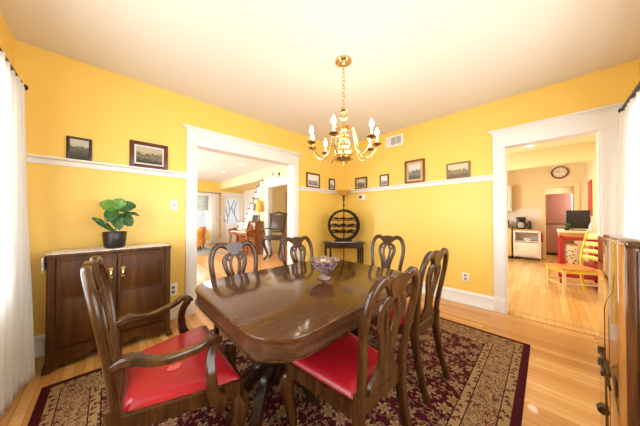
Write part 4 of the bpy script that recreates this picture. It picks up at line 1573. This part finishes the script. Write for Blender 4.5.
for s_ in (-1, 1):
    MB().lathe([(0, 0), (0.02, 0), (0.028, 0.05), (0.02, 0.1), (0.035, 0.4), (0.04, 0.56), (0.03, 0.6), (0, 0.6)], (s_ * (hw_ - 0.05), -0.52, 0), 14).build('leg', 'piano_wood', t)
for i, (x, w_, h_, lb) in enumerate(((-4.05, 0.28, 0.22, 'open ivory sheet music on the left of the piano music desk'), (-3.70, 0.26, 0.26, 'open ivory sheet music on the right of the piano music desk'))):
    b = MB()
    b.box((0, -0.0, h_ / 2), (w_, 0.012, h_), 0.002, (-0.28, 0, 0))
    o = b.build('sheet_music', 'paper', None)
    o.location = (x, -0.355, 0.785)
    tag(o, lb, 'sheet music', 'sheet music on the piano')
t = thing('photo_frame', 'small dark photo frame standing on the piano beside the lamp', 'picture', (-3.52, -0.13, 1.0415), 0.25)
MB().box((0, 0, 0.10), (0.24, 0.02, 0.20), 0.004, (-0.15, 0, 0)).build('frame', 'frame_dark', t)
MB().box((0, -0.013, 0.10), (0.19, 0.004, 0.15), 0, (-0.15, 0, 0)).build('print', 'dark_slot', t)
t = thing('table_lamp', 'slender table lamp with amber shade on the right end of the piano', 'lamp', (-3.24, -0.13, 1.0415))
MB().lathe([(0, 0), (0.06, 0), (0.055, 0.015), (0.018, 0.03), (0.012, 0.10), (0.022, 0.16), (0.010, 0.22), (0.010, 0.33), (0, 0.33)], (0, 0, 0), 16).build('base', 'bronze', t)
MB().lathe([(0.115, 0.30), (0.085, 0.66), (0.082, 0.66), (0.111, 0.30)], (0, 0, 0), 24).build('lamp_shade', 'parchment', t)
picture('grey framed picture hung on the living room wall above the piano', 'y', 0, -1, -3.86, -3.50, 1.36, 1.80, 'frame_dark', 'mat_tan', 'print_a', 0.03, 0.02, group='pictures in other rooms')
t = thing('wall_plaque', 'white square wall plaque over the doorway past the piano', 'wall decoration', (-2.62, 0, 2.36))
MB().box((0, -0.01, 0.11), (0.22, 0.018, 0.20), 0.006).build('plate', 'white_plastic', t)
for x in (-0.04, 0.045):
    MB().box((x, -0.021, 0.11), (0.05, 0.004, 0.10), 0.001).build('motif', 'grey_metal', t)
o = MB()
o.lathe([(0, 0), (0.05, 0), (0.045, 0.012), (0, 0.016)], (0, 0, 0.10), 14, (PI / 2, 0, 0))
o.box((0, -0.008, 0.03), (0.03, 0.012, 0.10), 0.004)
o = o.build('wall_ornament', 'bronze', None)
o.location = (-2.31, 0, 2.34)
tag(o, 'small dark wall ornament right of the white plaque over the doorway', 'wall decoration')
# carved chair in the doorway: one mesh per part
t = thing('carved_chair', 'dark carved wooden chair with leather back standing in the living room doorway', 'chair', (-2.27, -0.16, 0), math.radians(38))
t.scale = (1, 1, 0.94)
MB().box((0, 0.0, 0.62), (0.50, 0.46, 0.07), 0.02).build('seat_frame', 'dark_wood', t)
MB().box((0, -0.0, 0.67), (0.46, 0.42, 0.06), 0.025).build('seat', 'dark_leather', t)
for sx in (-1, 1):
    for sy in (-1, 1):
        P3 = catmull([(sx * 0.21, sy * 0.19, 0.62), (sx * 0.26, sy * 0.23, 0.52), (sx * 0.20, sy * 0.18, 0.30), (sx * 0.17, sy * 0.16, 0.12), (sx * 0.23, sy * 0.21, 0.03), (sx * 0.24, sy * 0.22, 0.0)], 5)
        w_ = lerp_list([.03, .04, .028, .022, .03, .026], 5)
        MB().sweep(P3, w_, w_, (0, 1, 0)).build('leg', 'dark_wood', t)
bk = MB()
for sx in (-1, 1):
    bk.sweep(catmull([(sx * 0.21, 0.20, 0.62), (sx * 0.22, 0.22, 0.9), (sx * 0.23, 0.27, 1.2), (sx * 0.25, 0.31, 1.34), (sx * 0.28, 0.32, 1.37)], 4), 0.025, 0.025, (0, 1, 0))
bk.sweep(catmull([(-0.26, 0.31, 1.34), (-0.1, 0.31, 1.37), (0, 0.31, 1.40), (0.1, 0.31, 1.37), (0.26, 0.31, 1.34)], 4), 0.035, 0.022, (0, 1, 0))
bk.box((0, 0.215, 0.80), (0.42, 0.03, 0.05), 0.01)
bk.build('back_frame', 'dark_wood', t)
MB().box((0, 0.25, 1.08), (0.40, 0.045, 0.48), 0.02, (-0.18, 0, 0)).build('back_panel', 'dark_leather', t)
for sx in (-1, 1):
    b = MB()
    b.sweep(catmull([(sx * 0.23, 0.21, 0.90), (sx * 0.27, 0.0, 0.91), (sx * 0.27, -0.17, 0.89), (sx * 0.27, -0.22, 0.85)], 4), 0.022, 0.016, (0, 0, 1))
    b.sweep(catmull([(sx * 0.27, -0.17, 0.88), (sx * 0.26, -0.13, 0.78), (sx * 0.24, -0.16, 0.66)], 4), 0.016, 0.016, (1, 0, 0))
    b.build('arm', 'dark_wood', t)
for yy, lb in ((0.03, 'white light switch on the living room far wall beside the front door'),):
    plate_switch('light_switch', lb, 'light switch', 'x', LX, 1, -0.02, 1.08, 1.2, 0.075, [('toggle', 0, 0.06, 0.012, 0.026, 'grey_metal', 0.010)])

# ================================================================== KITCHEN THINGS
# refrigerator in the back room
t = thing('refrigerator', 'dusty pink rounded refrigerator seen through the kitchen\'s far doorway', 'refrigerator', (3.33, 6.62, 0))
MB().box((0, 0.03, 0.97), (0.64, 0.62, 1.86), 0.06, seg=4).build('body', 'pink', t)
MB().box((0, -0.30, 1.42), (0.64, 0.07, 0.92), 0.05, seg=4).build('door', 'pink', t)
MB().box((0, -0.30, 0.51), (0.64, 0.07, 0.86), 0.05, seg=4).build('freezer_door', 'pink', t)
for z in (1.03, 0.86):
    MB().tube(catmull([(-0.25, -0.335, z), (-0.24, -0.38, z), (-0.05, -0.385, z), (-0.03, -0.335, z)], 4), 0.012, 8).build('handle', 'chrome', t)
MB().box((0, -0.02, 0.03), (0.58, 0.55, 0.06), 0.01).build('plinth', 'dark_slot', t)

# corner base cabinet and upper cabinet
t = thing('base_cabinet', 'cream kitchen base cabinet in the far left kitchen corner', 'cabinet', (2.06, 4.90, 0))
MB().box((0, 0, 0.47), (0.70, 0.56, 0.78), 0.004).build('body', 'cream_paint2', t)
MB().box((0, 0.02, 0.04), (0.66, 0.48, 0.08)).build('toe_kick', 'dark_slot', t)
for xx in (-0.175, 0.175):
    d = MB().box((xx, -0.288, 0.38), (0.33, 0.018, 0.56), 0.005).build('door', 'cream_paint2', t)
    MB().sphere((xx + (0.12 if xx < 0 else -0.12), -0.305, 0.58), 0.014, (1, 1, 1), 10).build('knob', 'chrome', d)
    d = MB().box((xx, -0.288, 0.76), (0.33, 0.018, 0.14), 0.005).build('drawer', 'cream_paint2', t)
    MB().sphere((xx, -0.305, 0.76), 0.014, (1, 1, 1), 10).build('knob', 'chrome', d)
MB().box((0, -0.01, 0.88), (0.72, 0.59, 0.04), 0.006).build('countertop', 'tread', t)
t = thing('wall_cabinet', 'white glass-fronted wall cabinet with red shelves above the kitchen corner', 'cabinet', (2.02, 5.03, 1.36))
MB().box((0, 0, 0.37), (0.76, 0.28, 0.74), 0.004).build('body', 'white', t)
d = MB()
for p0, p1, q0, q1 in ((-.36, -.30, .02, .72), (.30, .36, .02, .72), (-.30, .30, .02, .09), (-.30, .30, .65, .72)):
    d.span((p0, -0.165, q0), (p1, -0.145, q1), 0.003)
d = d.build('door_frame', 'white', t)
MB().span((-.30, -0.150, .09), (.30, -0.146, .65)).build('red_panel', 'red_paint', d)
t = thing('toaster', 'dark toaster on the kitchen corner counter left of the coffee maker', 'toaster', (2.20, 4.85, 0.9015))
MB().box((0, 0, 0.10), (0.28, 0.18, 0.18), 0.03, seg=3).build('body', 'appliance', t)
MB().box((0, 0, 0.192), (0.2, 0.03, 0.006)).build('slot', 'black', t)
MB().box((0.145, 0, 0.12), (0.02, 0.03, 0.02), 0.004).build('lever', 'chrome', t)

# rolling cart
t = thing('kitchen_cart', 'white rolling kitchen cart with wooden top and open shelf by the far kitchen wall', 'cart', (2.72, 4.86, 0))
cw = 0.24
MB().box((0, 0, 0.83), (0.56, 0.44, 0.03), 0.006).build('top', 'butcher', t)
b = MB()
for sx in (-1, 1):
    b.span((sx * 0.255 - 0.02, -0.20, 0.09), (sx * 0.255 + 0.02, 0.20, 0.815), 0.003)
b.span((-0.25, 0.18, 0.09), (0.25, 0.20, 0.815))
b.span((-0.25, -0.20, 0.09), (0.25, 0.20, 0.11))
b.span((-0.25, -0.20, 0.50), (0.25, 0.20, 0.52))
b.span((-0.25, -0.20, 0.76), (0.25, -0.18, 0.815))
b.build('frame', 'cart_white', t)
d = MB().box((0, -0.203, 0.30), (0.47, 0.018, 0.36), 0.004).build('door', 'cart_white', t)
MB().tube([(-0.20, -0.212, 0.28), (-0.20, -0.235, 0.29), (-0.20, -0.235, 0.37), (-0.20, -0.212, 0.38)], 0.006, 8).build('handle', 'chrome', d)
for sx in (-1, 1):
    for sy in (-1, 1):
        MB().lathe([(0, -0.014), (0.03, -0.014), (0.034, 0), (0.03, 0.014), (0, 0.014)], (sx * 0.24, sy * 0.17, 0.035), 14, (0, PI / 2, 0)).build('caster', 'black', t)
        MB().box((sx * 0.24, sy * 0.17, 0.075), (0.04, 0.03, 0.035), 0.003).build('caster_fork', 'chrome', t)
o = MB().lathe([(0, 0), (0.05, 0), (0.055, 0.01), (0.09, 0.05), (0.10, 0.075), (0.094, 0.075), (0.05, 0.02), (0, 0.016)], (0, 0, 0), 20).build('bowl', 'white_plastic', None)
o.location = (2.74, 4.82, 0.5215)
tag(o, 'white bowl on the open shelf of the kitchen cart', 'bowl')
def towel(u, v):
    return Vector((0.0 + 0.008 * math.sin(v * 12), -0.08 + 0.16 * u, 0.20 * (1 - v) + 0.01 * math.sin(u * 9)))


t = MB().box((0, 0, 0.14), (0.03, 0.14, 0.26), 0.012).box((0.012, 0.02, 0.12), (0.03, 0.08, 0.20), 0.012).build('dish_towel', 'red_paint', None)
t.location = (3.013, 4.78, 0.50)
tag(t, 'red dish towel hanging on the right side of the kitchen cart', 'towel')
t = thing('coffee_maker', 'black coffee maker with glass pot on the kitchen cart', 'coffee maker', (2.60, 4.86, 0.8465))
MB().box((0, 0.02, 0.02), (0.20, 0.24, 0.04), 0.008).build('base', 'appliance', t)
MB().box((0, 0.09, 0.17), (0.20, 0.10, 0.28), 0.01).build('tower', 'appliance', t)
MB().box((0, 0.0, 0.30), (0.20, 0.26, 0.07), 0.015).build('brew_head', 'appliance', t)
p_ = MB().lathe([(0, 0), (0.06, 0), (0.075, 0.04), (0.07, 0.10), (0.05, 0.14), (0, 0.145)], (0, -0.03, 0.042), 18).build('carafe', 'clear', t)
MB().tube(catmull([(0.07, -0.05, 0.16), (0.11, -0.07, 0.15), (0.11, -0.07, 0.09), (0.072, -0.05, 0.07)], 4), 0.008, 8).build('handle', 'appliance', p_)
o = MB().lathe([(0, 0), (0.045, 0), (0.05, 0.02), (0.05, 0.16), (0.03, 0.20), (0.03, 0.23), (0, 0.235)], (0, 0, 0), 16).build('canister', 'appliance', None)
o.location = (2.77, 4.88, 0.8465)
tag(o, 'dark canister right of the coffee maker on the kitchen cart', 'canister')

# clock
t = thing('wall_clock', 'round wall clock with oxblood rim above the kitchen\'s far doorway', 'clock', (3.365, KY - 0.001, 2.39))
MB().lathe([(0, 0), (0.165, 0), (0.165, 0.03), (0.150, 0.042), (0.135, 0.036), (0.132, 0.02), (0, 0.02)], (0, 0, 0), 36, (PI / 2, 0, 0)).build('rim', 'clock_rim', t)
f = MB().lathe([(0, 0.02), (0.133, 0.02), (0.133, 0.024), (0, 0.024)], (0, 0, 0), 36, (PI / 2, 0, 0)).build('dial', 'dial', t)
for i in range(12):
    a = PI / 6 * i
    MB().box((0.108 * math.sin(a), -0.0255, 0.108 * math.cos(a)), (0.008, 0.003, 0.028), 0, (0, a, 0)).build('hour_mark', 'black', f)
for a, L in ((math.radians(-52), 0.065), (math.radians(-58), 0.095)):
    MB().box((L / 2 * math.sin(a), -0.028, L / 2 * math.cos(a)), (0.009, 0.003, L), 0, (0, a, 0)).build('hand', 'black', f)

# red island
IXa, IXb, IYa, IYb, IH = 3.24, 3.76, 2.10, 2.75, 0.965
t = thing('kitchen_island', 'red painted kitchen table with wooden top behind the yellow chair', 'table', ((IXa + IXb) / 2, (IYa + IYb) / 2, 0))
a_, b_ = (IXb - IXa) / 2, (IYb - IYa) / 2
MB().box((0, 0, IH - 0.02), (2 * a_, 2 * b_, 0.04), 0.006).build('top', 'paper', t)
MB().box((0, 0, IH - 0.075), (2 * a_ - 0.02, 2 * b_ - 0.02, 0.07), 0.004).build('apron', 'butcher', t)
f = MB()
f.span((-a_ + .01, -b_ + .012, 0.80), (a_ - .01, -b_ + .04, 0.86))
f.span((-a_ + .01, b_ - .04, 0.80), (a_ - .01, b_ - .012, 0.86))
f.span((-a_ + .012, -b_ + .02, 0.80), (-a_ + .035, b_ - .02, 0.86))
f.build('red_rail', 'red_paint', t)
for sx in (-1, 1):
    for sy in (-1, 1):
        MB().box((sx * (a_ - 0.04), sy * (b_ - 0.04), 0.45), (0.06, 0.06, 0.86), 0.006).build('leg', 'red_paint', t)
MB().span((-a_ + .02, -b_ + .02, 0.16), (a_ - .02, b_ - .02, 0.19), 0.004).build('low_shelf', 'red_paint', t)
MB().span((-a_ + .02, -b_ + .02, 0.36), (a_ - .02, b_ - .02, 0.39), 0.004).build('middle_shelf', 'red_paint', t)
t = thing('storage_tin', 'tall flowered cream tin standing on the middle shelf of the red kitchen table', 'tin', (3.40, 2.19, 0.3915))
MB().box((0, 0, 0.16), (0.13, 0.13, 0.32), 0.01).build('body', 'tin', t)
MB().box((0, 0, 0.33), (0.136, 0.136, 0.03), 0.008).build('lid', 'aged_brass', t)
o = MB().box((0, 0, 0.11), (0.09, 0.16, 0.22), 0.008).build('canister', 'grey_metal', None)
o.location = (3.36, 2.45, 0.3915)
tag(o, 'plain grey canister left of the flowered tin in the red kitchen table', 'canister')
t = thing('monitor', 'black flat screen standing on the red kitchen table with its back to us', 'screen', (3.475, 2.30, IH + 0.0015), math.radians(6))
MB().box((0.01, 0, 0.19), (0.27, 0.035, 0.32), 0.01).box((-0.10, 0.0, 0.24), (0.07, 0.034, 0.22), 0.01).build('screen_housing', 'black', t)
MB().box((0, 0.0, 0.006), (0.18, 0.14, 0.012), 0.004).build('stand', 'black', t)
t = thing('bud_vase', 'clear glass vase with pale stems at the right end of the red kitchen table', 'vase', (3.635, 2.22, IH + 0.0015))
MB().lathe([(0, 0), (0.045, 0), (0.05, 0.02), (0.045, 0.09), (0.02, 0.15), (0.018, 0.19), (0.024, 0.20), (0.015, 0.19), (0.012, 0.15), (0, 0.02)], (0, 0, 0), 18).build('vessel', 'clear', t)
for dx_, dy_ in ((0.02, 0.01), (-0.02, 0.015), (0.0, -0.02)):
    MB().tube(catmull([(0, 0, 0.05), (0, 0, 0.18), (dx_, dy_, 0.25)], 4), 0.004, 6).build('flower_stem', 'white_plastic', t)
t = thing('house_plant', 'small trailing green plant in a low pot left of the black screen', 'plant', (3.345, 2.19, IH + 0.0015))
MB().lathe([(0, 0), (0.03, 0), (0.036, 0.05), (0.030, 0.05), (0, 0.045)], (0, 0, 0), 16).build('pot', 'black', t)
for i in range(7):
    a = 2 * PI * i / 7
    leaf((0, 0, 0.05), (0.06 * math.cos(a), 0.05 * math.sin(a), 0.12 + 0.02 * (i % 3)), 0.03, (0.3, 0.2, 1), 'leaf_light' if i % 2 else 'leaf', 0.2)

# yellow ladder-back chair
t = thing('ladderback_chair', 'yellow ladder-back chair with honey wood seat seen through the kitchen opening', 'chair', (3.37, 1.68, 0), math.radians(116.6))
wS, dS, zS = 0.20, 0.225, 0.42
MB().box((0, 0, zS - 0.014), (2 * wS + 0.03, 2 * dS + 0.02, 0.028), 0.010).build('seat', 'honey', t)
f = MB()
f.span((-wS + .02, dS - 0.03, zS - 0.075), (wS - .02, dS - 0.012, zS - 0.026))
for s_ in (-1, 1):
    f.span((s_ * (wS - .012) - .008, -dS + .02, zS - 0.075), (s_ * (wS - .012) + .008, dS - .02, zS - 0.026))
f.build('apron', 'yellow_paint2', t)
for s_ in (-1, 1):
    MB().lathe([(0, 0), (0.014, 0), (0.018, 0.03), (0.014, 0.06), (0.024, 0.12), (0.018, 0.17), (0.026, 0.24), (0.018, 0.30), (0.024, 0.33), (0.024, zS - .026), (0, zS - .026)], (s_ * (wS - 0.015), dS - 0.03, 0), 14).build('front_leg', 'cream_paint2', t)
    P3 = catmull([(s_ * (wS - .01), -dS - 0.05, 0), (s_ * (wS - .01), -dS - .0, 0.25), (s_ * (wS - .01), -dS + .0, 0.45), (s_ * (wS - .005), -dS - 0.03, 0.70), (s_ * (wS - .0), -dS - 0.09, 0.96)], 5)
    MB().sweep(P3, 0.019, 0.016, (0, 1, 0)).build('rear_post', 'yellow_paint2', t)
for z, dy_, h_ in ((0.56, -0.008, 0.028), (0.66, -0.022, 0.030), (0.77, -0.045, 0.034), (0.89, -0.075, 0.05)):
    P3 = catmull([(-wS + .01, -dS + dy_, z), (0, -dS + dy_ - 0.02, z + 0.012), (wS - .01, -dS + dy_, z)], 6)
    MB().sweep(P3, h_, 0.007, (0, 1, 0.15)).build('back_slat', 'yellow_paint2', t)
for z in (0.16,):
    MB().tube([(-wS + .02, dS - .03, z), (wS - .02, dS - .03, z)], 0.009, 8).build('stretcher', 'cream_paint2', t)
    for s_ in (-1, 1):
        MB().tube([(s_ * (wS - .015), dS - .03, z + .03), (s_ * (wS - .012), -dS - .01, z + .03)], 0.009, 8).build('stretcher', 'cream_paint2', t)

# red door and plaque on the kitchen's right wall
m = MB()
m.span((KX1 - 0.03, 3.72, 0.0), (KX1, 4.35, 2.0), 0.004)
struct(m.build('door_3', 'red_paint'))
f = MB()
for p0, p1, q0, q1 in ((3.64, 3.72, 0, 2.0), (4.35, 4.43, 0, 2.0), (3.64, 4.43, 2.0, 2.1)):
    f.span((KX1 - 0.022, p0, q0), (KX1, p1, q1), 0.003)
struct(f.build('trim_13', 'kitchen_wall'))
o = MB().box((-0.012, 0, 0.14), (0.024, 0.20, 0.28), 0.01).box((-0.03, 0, 0.14), (0.02, 0.10, 0.16), 0.01).build('wall_plaque', 'aged_brass', None)
o.location = (KX1, 2.95, 1.68)
tag(o, 'tan carved plaque on the kitchen wall right of the red door', 'wall decoration')
